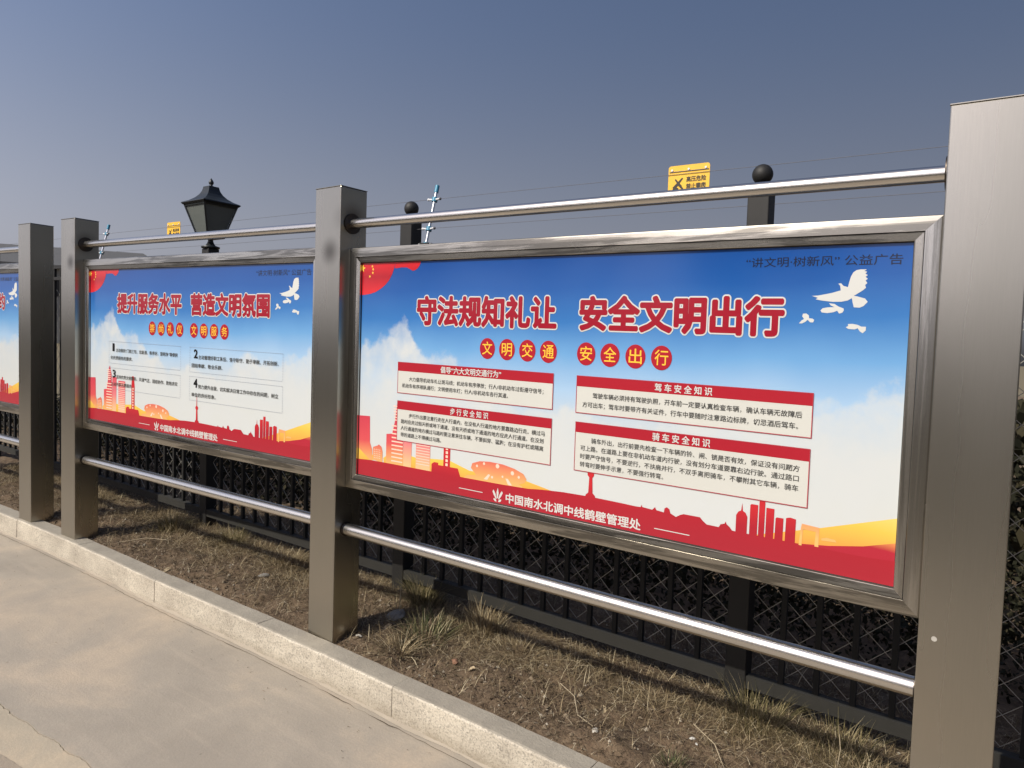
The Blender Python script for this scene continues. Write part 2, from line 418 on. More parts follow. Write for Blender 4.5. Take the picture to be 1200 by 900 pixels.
def template(B):
    k = B.W/2.387; H = B.H
    P = lambda pts: [(min(max(u*k, .0005), B.W-.0005), min(max(v, .0005), H-.0005)) for u, v in pts]
    D1, D2, D3, D4 = .0005, .0009, .0013, .0017
    # glow behind the left towers, sun rays on the right
    B.polys('printed_glow', [P([(0, .872), (.05, .885), (.155, .945), (0, .96)]),
        P([(.19, .93), (.26, .885), (.40, .90), (.60, .885), (.72, .915), (1.02, .915), (1.20, .945), (1.1, .97), (.2, .97)]),
        P([(1.95, .955), (2.151, .894), (2.387, .817), (2.387, .99), (2.1, .99)])], 'ink_sun', D1)
    B.polys('printed_ray', [P([(2.08, .957), (2.18, .945), (2.28, .926), (2.387, .893), (2.387, .965), (2.08, .965)])], 'ink_ray', D2)
    # towers on the left
    tw = [P([(.018, .741), (.094, .738), (.098, .866), (.115, .90), (.115, .96), (.018, .90)]),
          P([(.12, .885), (.15, .875), (.16, .868), (.178, .878), (.186, .90), (.186, .955), (.12, .945)]),
          P([(.209, .812), (.247, .806), (.262, .75), (.275, .66), (.29, .645), (.31, .70), (.32, .83), (.32, .955), (.209, .955)])]
    B.polys('printed_tower', tw, 'ink_towers', D2)
    B.polys('printed_tower', [P([(.322, .72), (.378, .72), (.373, .955), (.322, .955)]), P(rect(.402, .49, .74, .955))], 'ink_pink', D2)
    B.polys('printed_tower', [P([(.57, .76), (.575, .70), (.60, .70), (.609, .76), (.609, .93), (.57, .93)]),
        P([(.50, .915), (.515, .905), (.54, .905), (.54, .915), (.655, .915), (.672, .955), (.50, .955)])], 'ink_band', D2)
    st = [P(rect(.245, .318, .765+.0185*i, .771+.0185*i)) for i in range(10)] + [P(rect(.252+.002*i, .30, .672+.013*i, .677+.013*i)) for i in range(6)]
    st += [P(rect(.405, .487, .750+.0125*i, .7535+.0125*i)) for i in range(15)]
    st += [P(rect(.583, .596, .775+.018*i, .787+.018*i)) for i in range(8)]
    st += [P(rect(.128+.012*c, .134+.012*c, .893+.010*i, .897+.010*i)) for c in range(4) for i in range(5)]
    B.polys('printed_windows', st, 'ink_pale', D3, True)
    # stadium
    B.polys('printed_stadium', [P([(.728, .901), (.735, .880), (.775, .866), (.83, .861), (.90, .863), (.96, .873), (1.005, .888), (1.022, .908), (1.012, .925), (.985, .935), (.95, .95), (.78, .95), (.76, .93)]),
        P([(.68, .955), (.71, .935), (.78, .925), (.96, .928), (1.0, .94), (1.01, .957)])], 'ink_towers', D2)
    B.polys('printed_lights', [P(ell(u, v, r, r, 8)) for u, v, r in ((.762, .888, .006), (.80, .873, .006), (.872, .874, .010), (.95, .893, .009), (.983, .905, .006), (.845, .925, .006), (.90, .915, .005))]
        + [P([(.80, .94), (.825, .915), (.835, .917), (.82, .94)]), P([(.93, .945), (.915, .92), (.928, .92), (.95, .945)])], 'ink_pale', D3, True)
    # television tower
    B.polys('printed_tower', [P([(1.3185, .765), (1.3215, .765), (1.3235, .83), (1.334, .838), (1.334, .848), (1.3275, .856), (1.3305, .915), (1.341, .924), (1.346, .940), (1.296, .940), (1.301, .924), (1.3115, .915), (1.3135, .856), (1.306, .848), (1.306, .838), (1.3165, .83)])], 'ink_band', D2)
    # roofs and skyline on the right
    B.polys('printed_skyline', [P([(1.50, .935), (1.534, .933), (1.536, .924), (1.540, .932), (1.58, .935), (1.59, .924), (1.596, .934), (1.625, .937), (1.627, .922), (1.636, .916), (1.646, .922), (1.650, .936), (1.672, .945), (1.687, .935), (1.700, .930), (1.760, .930), (1.770, .940), (1.785, .951), (1.828, .952), (1.834, .941), (1.848, .936), (1.851, .928), (1.855, .937), (1.866, .945), (1.875, .956), (1.90, .97), (1.50, .97)]),
        P([(1.886, .965), (1.886, .899), (1.893, .886), (1.902, .881), (1.905, .855), (1.908, .881), (1.917, .886), (1.924, .899), (1.924, .965)]),
        P([(1.932, .965), (1.932, .857), (1.936, .853), (1.958, .853), (1.958, .965)]), P(rect(1.9615, 1.981, .834, .965)), P(rect(1.985, 2.011, .857, .965)),
        P([(2.015, .965), (2.016, .887), (2.020, .883), (2.041, .883), (2.041, .965)]), P([(2.048, .962), (2.049, .880), (2.062, .876), (2.080, .879), (2.080, .962)])], 'ink_band', D2)
    B.polys('printed_gate', [P([(2.092, .960), (2.096, .905), (2.099, .889), (2.152, .893), (2.152, .908), (2.098, .906)]), P([(2.092, .96), (2.096, .905), (2.103, .906), (2.101, .96)]), P([(2.140, .955), (2.142, .906), (2.152, .905), (2.152, .955)]),
        P([(2.16, .925), (2.175, .920), (2.20, .922), (2.205, .93), (2.16, .932)])], 'ink_towers', D3)
    # red band along the foot
    top = [(0, .957), (.10, .951), (.25, .950), (.60, .950), (.90, .948), (1.03, .945), (1.10, .938), (1.20, .932), (1.32, .930), (1.45, .932), (1.55, .935), (1.66, .945), (1.78, .952), (1.9, .956), (2.0, .956), (2.15, .956), (2.24, .958), (2.30, .958), (2.387, .952)]
    vs = []; fs = []
    for i, (u, v) in enumerate(P(top)): vs += [(u, v), (u, H-.0005)]
    for i in range(len(top)-1): fs.append((2*i, 2*i+2, 2*i+3, 2*i+1))
    B.put('printed_band', vs, fs, 'ink_band', D3)
    # flag in the corner
    B.polys('printed_flag', [P([(0, 0), (.244, 0), (.236, .022), (.222, .055), (.202, .084), (.178, .105), (.150, .122), (.115, .138), (.079, .147), (.04, .152), (0, .153)]),
        P([(.238, .028), (.244, 0), (.403, 0), (.396, .018), (.385, .030), (.368, .040), (.352, .042), (.335, .034), (.315, .026), (.28, .025), (.255, .028)])], 'ink_flag', D1)
    B.polys('printed_stars', [P(star(.022, .024, .020, .2)), P(star(.088, .016, .008)), P(star(.094, .030, .008, .4)), P(star(.092, .047, .008)), P(star(.072, .064, .008, .3))], 'ink_gold', D2)
    # doves
    dv = lambda pts: [(u-(2.387-B.W) if k < 1 else u, v) for u, v in pts]
    dove = [(2.092, .157), (2.111, .156), (2.15, .148), (2.176, .140), (2.174, .126), (2.168, .119), (2.176, .118), (2.183, .126), (2.196, .130), (2.199, .115), (2.203, .098), (2.209, .085), (2.218, .078), (2.230, .076), (2.2465, .0765), (2.240, .081), (2.248, .084), (2.243, .089), (2.250, .094), (2.244, .099), (2.2505, .105), (2.245, .110), (2.250, .118), (2.244, .124), (2.247, .132), (2.240, .139), (2.226, .149), (2.214, .157), (2.222, .158), (2.246, .165), (2.254, .175), (2.243, .188), (2.232, .193), (2.216, .192), (2.212, .178), (2.209, .164), (2.198, .171), (2.180, .175), (2.155, .1755), (2.125, .172), (2.104, .168), (2.110, .163)]
    ds = [dv(dove), dv([(2.120, .203), (2.126, .196), (2.140, .193), (2.160, .192), (2.150, .187), (2.144, .180), (2.160, .182), (2.172, .190), (2.187, .196), (2.188, .202), (2.184, .209), (2.175, .212), (2.169, .203), (2.158, .208), (2.14, .211), (2.124, .209)]),
          dv([(2.057, .245), (2.065, .235), (2.072, .231), (2.066, .222), (2.068, .214), (2.078, .213), (2.086, .219), (2.087, .228), (2.097, .229), (2.103, .233), (2.100, .241), (2.091, .241), (2.083, .233), (2.076, .240), (2.066, .245)]),
          dv([(2.196, .254), (2.203, .250), (2.202, .244), (2.215, .243), (2.230, .246), (2.240, .251), (2.253, .251), (2.253, .262), (2.245, .271), (2.237, .266), (2.230, .256), (2.222, .260), (2.204, .259)])]
    B.polys('printed_doves', ds, 'ink_white', D1)
    # heading in the corner, owner's line and emblem at the foot
    r = B.W-2.343
    r = (2.387-2.343)
    B.text('lettering', [('“讲文明·树新风” 公益广告', B.W-(2.387-1.879)*k, B.W-r*k, .048, .0345)], 'ink_navy', D1, .008)
    B.text('lettering', [('中国南水北调中线鹤壁管理处', .921*k, 1.536*k, 1.0015, .043)], 'ink_white', D4, .022)
    B.polys('printed_rule', [P(rect(.665, .797, .997, 1.000)), P(rect(1.591, 1.725, 1.000, 1.003))], 'ink_white', D4)
    c = .877
    lf = lambda s: [(c+s*.004, 1.012), (c+s*.012, .990), (c+s*.022, .976), (c+s*.027, .984), (c+s*.020, .998), (c+s*.008, 1.014)]
    B.polys('printed_emblem', [P([(c-.003, 1.010), (c-.0055, .985), (c, .966), (c+.0055, .985), (c+.003, 1.010)]), P(lf(-1)), P(lf(1)),
        P([(c-.020, 1.012), (c-.008, 1.0145), (c-.004, 1.025), (c-.014, 1.024), (c-.020, 1.018)]), P([(c+.020, 1.012), (c+.008, 1.0145), (c+.004, 1.025), (c+.014, 1.024), (c+.020, 1.018)])], 'ink_white', D4, True)

def headings(B, t1, t2, seals1, seals2, a, b, c, d, us):
    for it in ([(t1, a[0], a[1], .227, .134)], [(t2, b[0], b[1], .227, .134)]):
        B.text('title_outline', it, 'ink_white', .0009, .082, 2)
        B.text('title', it, 'ink_title', .0015, .044, 2)
    B.polys('seal', [ell(u, .380, .0405, .0445) for u in us], 'ink_red', .0009)
    for ch, u in zip(seals1+seals2, us): B.text('seal_lettering', [(ch, u-.026, u+.026, .380, .060)], 'ink_gold', .0013, .006)

b2 = Board(SEG_CD, PW, 2.7, 0, 'large framed notice board with four red-headed text panels')
template(b2)
headings(b2, '守法规知礼让', '安全文明出行', '文明交通', '安全出行', (.391, 1.135), (1.248, 2.006), 0, 0, (.798, .901, 1.004, 1.106, 1.279, 1.382, 1.487, 1.590))
for (u0, u1, v0, v1, vh, hd, hu) in ((.275, 1.136, .464, .610, .506, '倡导“六大文明交通行为”', (.541, .876)), (.277, 1.135, .645, .834, .686, '步 行 安 全 知 识', (.604, .815)),
                                 (1.242, 2.114, .465, .611, .507, '驾 车 安 全 知 识', (1.570, 1.783)), (1.244, 2.113, .645, .837, .686, '骑 车 安 全 知 识', (1.569, 1.784))):
    b2.polys('text_panel', [rect(u0, u1, v0, v1)], 'ink_panel', .0017)
    b2.polys('panel_header', [rect(u0, u1, v0, vh)], 'ink_red', .0021)
    b2.polys('panel_border', outline(u0, u1, v0, v1, .0028), 'ink_border', .0025, True)
    b2.text('panel_title', [(hd, hu[0], hu[1], (v0+vh)/2+.0015, .0305)], 'ink_white', .0029, .022)
def width(s, pitch): return sum(.5 if ch == '/' else 1 for ch in s)*pitch
def body(B, lines, pitch, em, mat='ink_text', off=.010):
    for st, u, v in lines: B.text('body_text', [(st, u, u+width(st, pitch)-pitch*.12 - (pitch*.55 if st[-1] in '，。；' else 0), v, em)], mat, .0029, off, 1)
body(b2, [('大力倡导机动车礼让斑马线；机动车有序停放；行人/非机动车过街遵守信号；', .350, .541), ('机动车有序排队通行；文明使用车灯；行人/非机动车各行其道。', .306, .573)], .0219, .0215)
body(b2, [('步行外出要注意行走在人行道内，在没有人行道的地方要靠路边行走。横过马', .354, .711), ('路时应走过街天桥或地下通道，没有天桥或地下通道的地方应走人行通道。在没划', .304, .741), ('人行通道的地方横过马路时要注意来往车辆，不要斜穿、猛跑；在没有护栏或隔离', .304, .772), ('带的道路上不得横过马路。', .304, .803)], .02215, .0215)
body(b2, [('驾驶车辆必须持有驾驶执照，开车前一定要认真检查车辆，确认车辆无故障后', 1.316, .539), ('方可出车；驾车时要带齐有关证件，行车中要随时注意路边标牌，切忌酒后驾车。', 1.273, .576)], .0226, .0225)
body(b2, [('骑车外出，出行前要先检查一下车辆的铃、闸、锁是否有效，保证没有问题方', 1.317, .7135), ('可上路。在道路上要在非机动车道内行驶，没有划分车道要靠右边行驶。通过路口', 1.271, .7455), ('时要严守信号，不要逆行，不扶肩并行，不双手离把骑车，不攀附其它车辆，骑车', 1.271, .7775), ('转弯时要伸手示意，不要强行转弯。', 1.271, .809)], .0226, .0220)

b1 = Board(SEG_BC, -XB+PW, 0, .0134, 'smaller-looking framed notice board with four numbered dashed text boxes')
template(b1)
headings(b1, '提升服务水平', '营造文明氛围', '崇尚礼仪', '文明服务', (.378, 1.118), (1.222, 1.953), 0, 0, (.799, .900, 1.001, 1.102, 1.252, 1.352, 1.453, 1.553))
def dashed(u0, u1, v0, v1, w=.0022, p=.014):
    r = []; n = int((u1-u0)/p)
    for i in range(n):
        a = u0+i*(u1-u0)/n; r += [rect(a, a+.0085, v0, v0+w), rect(a, a+.0085, v1-w, v1)]
    n = int((v1-v0)/p)
    for i in range(n):
        a = v0+i*(v1-v0)/n; r += [rect(u0, u0+w, a, a+.0085), rect(u1-w, u1, a, a+.0085)]
    return r
for (u0, u1, v0, v1, num, la, lb) in ((.272, 1.118, .480, .629, '1', '主动做到“门前三包、垃圾清、秩序好、窗明净”等便民', '化优质服务的要求。'), (1.213, 2.076, .480, .631, '2', '主动管理好职工队伍、恪守职守、勤于奉献、开拓创新、', '团结奉献、敬业乐群。'),
                                  (.277, 1.116, .658, .800, '3', '坚持优质文明服务、风清气正、团结协作、勤勉求实', '主动开展志愿服务。'), (1.212, 2.076, .656, .802, '4', '努力提升自我，切实解决日常工作中存在的问题，树立', '单位的良好形象。')):
    b1.polys('dashed_border', dashed(u0, u1, v0, v1), 'ink_line', .0017, True)
    b1.text('number', [(num, u0+(.050 if num == '1' else .045), u0+(.066 if num == '1' else .080), v0+.038, .072)], 'ink_black', .0021, .03)
    vc = v0+.058; la_w = 1.085 if u0 < 1 else 2.040
    for q in ((la, u0+.090, u0+.090+(la_w-u0-.09), vc, .0265), (lb, u0+.022, u0+.022+.0305*len(lb), vc+.052, .0265)): b1.text('body_text', [q], 'ink_text', .0021, .012, 1)

b0 = Board(frame_of(OA, PHIA), -XB+PW, 0, .0134, 'framed notice board cut off by the left edge of the photo, showing only its doves')
template(b0)
headings(b0, '倡导绿色生活', '厉行勤俭节约', '文明生活', '勤俭节约', (.378, 1.118), (1.240, 1.975), 0, 0, (.799, .900, 1.001, 1.102, 1.252, 1.352, 1.453, 1.553))

# ------------------------------------------------------------------ ground, road, kerb
def concrete(name='road_concrete', g=(1, 1, 1)):
    n = NB(name); P = n.coord('Object'); a = n.noise(P, 1.1, 6, .6, .4); b = n.noise(P, 7, 5, .65); c = n.noise(P, 90, 3, .6)
    st = n.noise(n.coord('Object', (.6, 5, 1)), 2.2, 5, .6)
    col = n.ramp(a, [(.30, (.27, .240, .200)), (.50, (.36, .318, .262)), (.66, (.50, .41, .31))])
    col = n.mix(n.mapr(b, .35, .70, 0, .35), col, (.28, .255, .222))
    col = n.mix(n.mapr(st, .52, .72, 0, .35), col, (.48, .41, .33))
    col = n.mix(n.mapr(c, .3, .75, 0, .30), col, (.24, .22, .19))
    vo = n.n('TexVoronoi', Scale=5.5); n.l(P, vo.inputs['Vector'])
    sc = n.noise(n.coord('Object', (1, 9, 1)), 14, 5, .7); col = n.mix(n.mapr(sc, .58, .72, 0, .22), col, (.22, .195, .16))
    col = n.mix(1.0, col, g, 'MULTIPLY')
    n.set(Base_Color=n.mix(n.mapr(vo.outputs['Distance'], .02, .035, .5, 0), col, (.12, .10, .08)), Roughness=.85)
    n.bump(n.math('ADD', c, n.math('MULTIPLY', b, .7)), .35, .004); return n.m
def granite(name, lo, hi, spk):
    n = NB(name); P = n.coord('Object'); w = n.n('TexVoronoi', Scale=80); n.l(P, w.inputs['Vector'])
    big = n.noise(P, 3.0, 5, .6); sm = n.noise(P, 120, 4, .75)
    big2 = n.noise(n.coord('Object', (1, 1, 3)), 6, 6, .7); col = n.mix(n.mapr(n.math('ADD', n.math('MULTIPLY', big, .6), n.math('MULTIPLY', big2, .4)), .40, .60), lo, hi)
    sp = n.mapr(sm, .50, .62, 0, spk); col = n.mix(sp, col, (.13, .125, .115)); col = n.mix(n.mapr(sm, .30, .42, .35, 0), col, (.80, .78, .72))
    sep = n.n('SeparateXYZ'); tc = n.n('TexCoord'); n.l(tc.outputs['Object'], sep.inputs[0])
    # splash dirt near the foot of the stone
    dirt = n.math('MULTIPLY', n.mapr(sep.outputs['Z'], -.155, -.085, .75, 0), n.mapr(n.noise(P, 9, 4), .3, .7, .35, 1))
    col = n.mix(dirt, col, (.27, .225, .165))
    top = n.n('NewGeometry'); sn = n.n('SeparateXYZ'); n.l(top.outputs['True Normal'], sn.inputs[0])
    tm = n.mapr(sn.outputs['Z'], .6, .9, 0, .88)      # sawn and trodden upper face is darker than the split front
    col = n.mix(tm, col, n.mix(n.mapr(n.noise(P, 5, 5, .65), .3, .7), (.25, .228, .19), (.35, .318, .262)))
    n.set(Base_Color=col, Roughness=.75); n.bump(n.math('ADD', sm, n.noise(P, 45, 3, .6)), .55, .006); return n.m
def soil():
    n = NB('soil'); P = n.coord('Object'); a = n.noise(P, 2.2, 6, .62); b = n.noise(P, 26, 6, .7); c = n.noise(P, 130, 3, .7)
    col = n.mix(n.mapr(a, .3, .7), (.070, .045, .028), (.145, .096, .058))
    col = n.mix(n.mapr(b, .35, .70), col, (.215, .155, .098)); col = n.mix(n.mapr(c, .55, .75, 0, .7), col, (.045, .033, .023))
    n.set(Base_Color=col, Roughness=.95); n.bump(n.math('ADD', b, n.math('MULTIPLY', c, .5)), .9, .015); return n.m
M['concrete'] = concrete(); M['concrete_light'] = concrete('pale_concrete', (1.16, 1.14, 1.06)); M['concrete_dark'] = concrete('old_concrete', (.82, .80, .77)); M['granite'] = granite('granite', (.44, .392, .322), (.61, .555, .46), .60); M['soil'] = soil()
M['field'] = plain('dry_field', (.17, .14, .085), .95)

ROAD = -.150
def kerb_y(x):      # back edge of the kerb
    return float(np.interp(x, [-9, -3.9, -2.9, -2.3, -1.73, -1.24, -.27, .25, .73, 1.14, 1.7, 6], [-.10, -.03, -.006, .0, -.002, -.012, -.004, -.006, -.018, -.020, -.038, -.09]))
# road slabs: the big one along the kerb and one more beyond a broken joint
def sheet(name, x0, x1, y0, y1, h, mat, kind='structure', nx=1, ny=1):
    xs = np.linspace(x0, x1, nx+1); ys = np.linspace(y0, y1, ny+1)
    mb = MB(); mb.add([(x, y, h) for y in ys for x in xs], [(j*(nx+1)+i, j*(nx+1)+i+1, (j+1)*(nx+1)+i+1, (j+1)*(nx+1)+i) for j in range(ny) for i in range(nx)])
    return mb.build(name, mat, kind=kind)
base = empty('ground', (0, 0, zat(0, -.3)), kind='structure')
sheet('ground', -900, 900, -900, 900, -.30, M['field']); bpy.data.objects['ground.001'].parent = base; bpy.data.objects['ground.001'].name = 'dry_field'
bpy.data.objects['dry_field'].location = -Vector(base.location)
del bpy.data.objects['dry_field']['kind']
road = empty('road', (0, -1, zat(0, ROAD)), kind='structure')
def jagged(x0, x1, y, amp, step=.035, ph=0):
    return [(x, y(x)+amp*(noise.noise(Vector((x*9+ph, ph, 0)))*1.0+.5*noise.noise(Vector((x*31, ph, 3))))) for x in np.arange(x0, x1+1e-6, step)]
j1 = jagged(-1.6, 3.4, lambda x: -1.115-.012*(x+.3)+.022*math.sin(x*4+1), .014, .02)
def strip(up, lo, h, drop=.03):
    """slab between an upper and a lower edge line, with small vertical sides"""
    m = MB(); n = len(up)
    v = [(a, b, h) for a, b in up]+[(a, b, h) for a, b in lo]+[(a, b, h-drop) for a, b in up]+[(a, b, h-drop) for a, b in lo]
    f = [(n+i, n+i+1, i+1, i) for i in range(n-1)]+[(i, i+1, 2*n+i+1, 2*n+i) for i in range(n-1)]+[(3*n+i, 3*n+i+1, n+i+1, n+i) for i in range(n-1)]
    return m.add(v, f)
xs1 = [a for a, b in j1]
up = [(-14, -.02)]+[(x, kerb_y(x)-.115) for x in xs1]+[(14, -.3)]
lo = [(-14, -1.16)]+j1+[(14, -1.3)]
strip(up, lo, ROAD).build('road_slab', M['concrete'], road)
up2 = [(-14, -1.163)]+[(x, y-.0022-.004*abs(noise.noise(Vector((x*14, 5, 0))))) for x, y in j1]+[(14, -1.304)]
j2 = jagged(-1.6, 3.4, lambda x: -1.265+.10*(x+.15), .006, .02, ph=4)
j2 = [(x, min(y, u[1]-.05)) for (x, y), u in zip(j2, up2[1:-1])]
strip(up2, [(-14, -1.30)]+j2+[(14, -1.4)], ROAD-.004).build('road_slab', M['concrete_light'], road)
strip([(-14, -1.303)]+[(x, y-.002) for x, y in j2]+[(14, -1.403)], [(-14, -5.6)]+[(x, -5.6) for x, y in j2]+[(14, -5.6)], ROAD-.001).build('road_slab', M['concrete_dark'], road)
MB().box(-60, 60, -5.61, .02, ROAD-.045, ROAD-.034).build('road_bed', plain('joint_dirt', (.06, .05, .038), .95), road)
for a, b in ((-60, -14.004), (14.004, 60)):
    MB().box(a, b, -5.6, -.13, ROAD-.03, ROAD).build('road_slab', M['concrete'], road)

# granite kerb of separate stones
kb = empty('kerb', (0, -.06, zat(0, 0)), kind='structure')
joints = [-9.2, -8.2, -7.2, -6.23, -5.25, -4.27, -3.285, -2.308, -1.270, -.267, .741, 1.712, 2.72, 3.74, 4.75]
for i, (a, b) in enumerate(zip(joints[:-1], joints[1:])):
    a += .0018; b -= .0018; n = 34; m = MB(); dz = random.uniform(-.002, .002); dy = random.uniform(-.002, .002)
    prof = [(0, -.24), (0, -.006), (-.006, 0), (-.105, 0), (-.112, -.003), (-.1165, -.010), (-.119, -.24)]
    vs = []
    for j in range(n):
        x = a+(b-a)*j/(n-1); y0 = kerb_y(x)
        for k, (py, pz) in enumerate(prof):
            jit = .0015*noise.noise(Vector((x*17, k*3.1, i)))+(.0022 if k in (4, 5) else .0004)*noise.noise(Vector((x*47, k*1.3, i)))
            vs.append((x, y0+py+dy+jit, pz+dz+jit))
    K = len(prof); fs = []
    for j in range(n-1):
        for k in range(K-1): fs.append((j*K+k, j*K+k+1, (j+1)*K+k+1, (j+1)*K+k))
    fs += [tuple(range(K)), tuple(reversed(range((n-1)*K, n*K)))]
    o = m.add(vs, fs).build('kerb_stone', M['granite'], kb); fix(o)
# mortar and dust line in the gutter: an uneven little fillet against the stones
m = MB(); g = list(np.arange(-9, 3.6, .03)); vs = []; fs = []
for x in g:
    w = .004+.016*max(0, noise.noise(Vector((x*3, 0, 7)))+.3)+.004*noise.noise(Vector((x*40, 1, 1))); y = kerb_y(x)-.1185
    vs += [(x, y+.004, ROAD+.014+.010*noise.noise(Vector((x*11, 0, 0)))), (x, y-w, ROAD+.0015)]
for i in range(len(g)-1): fs.append((2*i, 2*i+1, 2*i+3, 2*i+2))
m.add(vs, fs, True).build('gutter_dust', plain('gutter_dust', (.36, .315, .255), .95), kb)
# narrow crack with dirt in it along the gutter
m = MB(); vs = []; fs = []; g = list(np.arange(-5, 1.8, .012))
for x in g:
    y = kerb_y(x)-.155-.012*noise.noise(Vector((x*2.3, 9, 0)))-.006*noise.noise(Vector((x*19, 9, 0))); w = max(.0004, .0014+.0022*noise.noise(Vector((x*6, 2, 5))))
    vs += [(x, y+w, ROAD+.0042), (x, y-w, ROAD+.0042)]
for i in range(len(g)-1): fs.append((2*i, 2*i+1, 2*i+3, 2*i+2))
m.add(vs, fs).build('crack', plain('crack_dirt', (.07, .055, .04), .95), road)

# verge of bare soil between kerb and fence, and on beyond it
gx = np.arange(-10, 5.2, .025); gy = np.concatenate([np.arange(-.03, 1.3, .02), np.linspace(1.32, 6, 60), np.array([8, 12, 20, 40])])
V = np.zeros((len(gy), len(gx), 3))
def soil_h(x, y):
    ky = kerb_y(x); e = min(1, max(0, (y-ky)/.10))
    h = -.022+e*.020
    h += e*(.026*noise.noise(Vector((x*2.1, y*2.1, 0)))+.022*noise.noise(Vector((x*6, y*6, 4)))+.017*noise.noise(Vector((x*17, y*17, 8)))+.006*noise.noise(Vector((x*41, y*41, 2))))
    return h
for j, y in enumerate(gy):
    for i, x in enumerate(gx):
        h = soil_h(x, y) if y < 6.5 else -.02
        yy = y if j > 0 else kerb_y(x)-.04
        V[j, i] = (x, yy, zat(x, h if j > 0 else -.06))
nx_ = len(gx); I, J = np.meshgrid(np.arange(len(gx)-1), np.arange(len(gy)-1))
Fq = np.stack([J*nx_+I, J*nx_+I+1, (J+1)*nx_+I+1, (J+1)*nx_+I], -1).reshape(-1, 4)
link('verge', fast_mesh('verge', V.reshape(-1, 3), Fq, M['soil'], True), kind='structure')

# ------------------------------------------------------------------ grass, straw, leaf litter
def grass_mat(name, stops, rough=.8):
    n = NB(name); g = n.n('NewGeometry'); n.set(Base_Color=n.ramp(g.outputs['Random Per Island'], stops), Roughness=rough)
    n.b.inputs['Specular IOR Level'].default_value = .2; return n.m
STRAW = [(0, (.09, .065, .038)), (.42, (.18, .135, .075)), (.78, (.35, .275, .16)), (1, (.62, .54, .37))]
M['straw'] = grass_mat('straw', STRAW)
M['litter'] = grass_mat('litter', [(0, (.035, .025, .017)), (.5, (.095, .068, .042)), (.85, (.20, .15, .092)), (1, (.56, .49, .36))])
M['olive_grass'] = grass_mat('olive_grass', [(0, (.05, .05, .022)), (.35, (.12, .105, .045)), (.65, (.25, .20, .10)), (1, (.46, .39, .23))])
M['green_grass'] = grass_mat('green_grass', [(0, (.022, .032, .013)), (.45, (.045, .060, .022)), (.7, (.15, .14, .065)), (1, (.42, .37, .24))])

def blades(n, pos, length, width, lean, segs=3, curl=.8, dirs=None):
    """n curved tapering blades; pos (n,3); length,width,lean arrays -> V,F arrays"""
    az = rng.uniform(0, 2*np.pi, n) if dirs is None else dirs
    d = np.stack([np.cos(az), np.sin(az), np.zeros(n)], 1); sd = np.stack([-np.sin(az), np.cos(az), np.zeros(n)], 1)
    tw = rng.uniform(-.6, .6, n)[:, None]; sd = sd*np.cos(tw)+np.array([0, 0, 1.])*np.sin(tw)*.5
    V = []; p = pos.copy(); ang = lean.copy()
    for k in range(segs+1):
        w = (width*(1-(k/segs)**1.5*.92))[:, None]*.5
        V += [p-sd*w, p+sd*w]
        st = (length/segs)[:, None]
        p = p+st*(d*np.sin(ang)[:, None]+np.array([0, 0, 1.])*np.cos(ang)[:, None])
        ang = ang+curl/segs*rng.uniform(.3, 1.5, n)
    V = np.stack(V, 1); m = V.shape[1]
    F = np.array([[2*k, 2*k+1, 2*k+3, 2*k+2] for k in range(segs)])
    return V.reshape(-1, 3), (F[None]+(np.arange(n)*m)[:, None, None]).reshape(-1, 4)
def ground_pts(n, x0, x1, y0, y1, dens=None):
    P = []
    while len(P) < n:
        x = random.uniform(x0, x1); y = random.uniform(y0, y1)
        if y < kerb_y(x)+.012: continue
        if dens is not None and random.random() > dens(x, y): continue
        P.append((x, y, zat(x, soil_h(x, y))))
    return np.array(P)
def patch(x, y, s=2.2, o=0): return max(0, min(1, .5+1.6*noise.noise(Vector((x*s+o, y*s, o)))))
# flattened dead grass and thatch over the soil
N = 85000; P = ground_pts(N, -5.5, 3.2, -.03, 1.4, lambda x, y: .25+.75*patch(x, y, 1.7, 3)*(1 if y > .20 else .7))
P[:, 2] += rng.uniform(.0, .016, N)**1.0
V_, F_ = blades(N, P, rng.uniform(.015, .055, N), rng.uniform(.0010, .0032, N), rng.uniform(.95, 1.75, N), 2, .8)
link('leaf_litter', fast_mesh('leaf_litter', V_, F_, M['litter']), label='matted dead grass and crumbled leaves lying over the bare soil of the verge', cat='ground cover', kind='stuff')
# straw: short upright and leaning dry grass, thick along the foot of the fence
def dn(x, y):
    return min(1, (.10+.9*math.exp(-((y-.62)/.17)**2))*(.25+.9*patch(x, y, 2.6, 11)))
N = 26000; P = ground_pts(N, -5.5, 3.2, .02, 1.4, dn)
V_, F_ = blades(N, P, rng.uniform(.03, .12, N), rng.uniform(.0012, .0028, N), rng.uniform(.3, 1.35, N), 3, .9)
link('dry_grass', fast_mesh('dry_grass', V_, F_, M['straw']), label='dry straw-coloured grass thickest along the foot of the fence', cat='grass', kind='stuff')
N = 4000; P = ground_pts(N, -9.5, 5, .8, 5.8, lambda x, y: .3+.7*patch(x, y, 1.0, 5))
V_, F_ = blades(N, P, rng.uniform(.05, .20, N), rng.uniform(.002, .005, N), rng.uniform(.2, 1.2, N), 3, .8)
link('wild_grass', fast_mesh('wild_grass', V_, F_, M['straw']), label='taller dead grass growing on the ground beyond the black fence', cat='grass', kind='stuff')
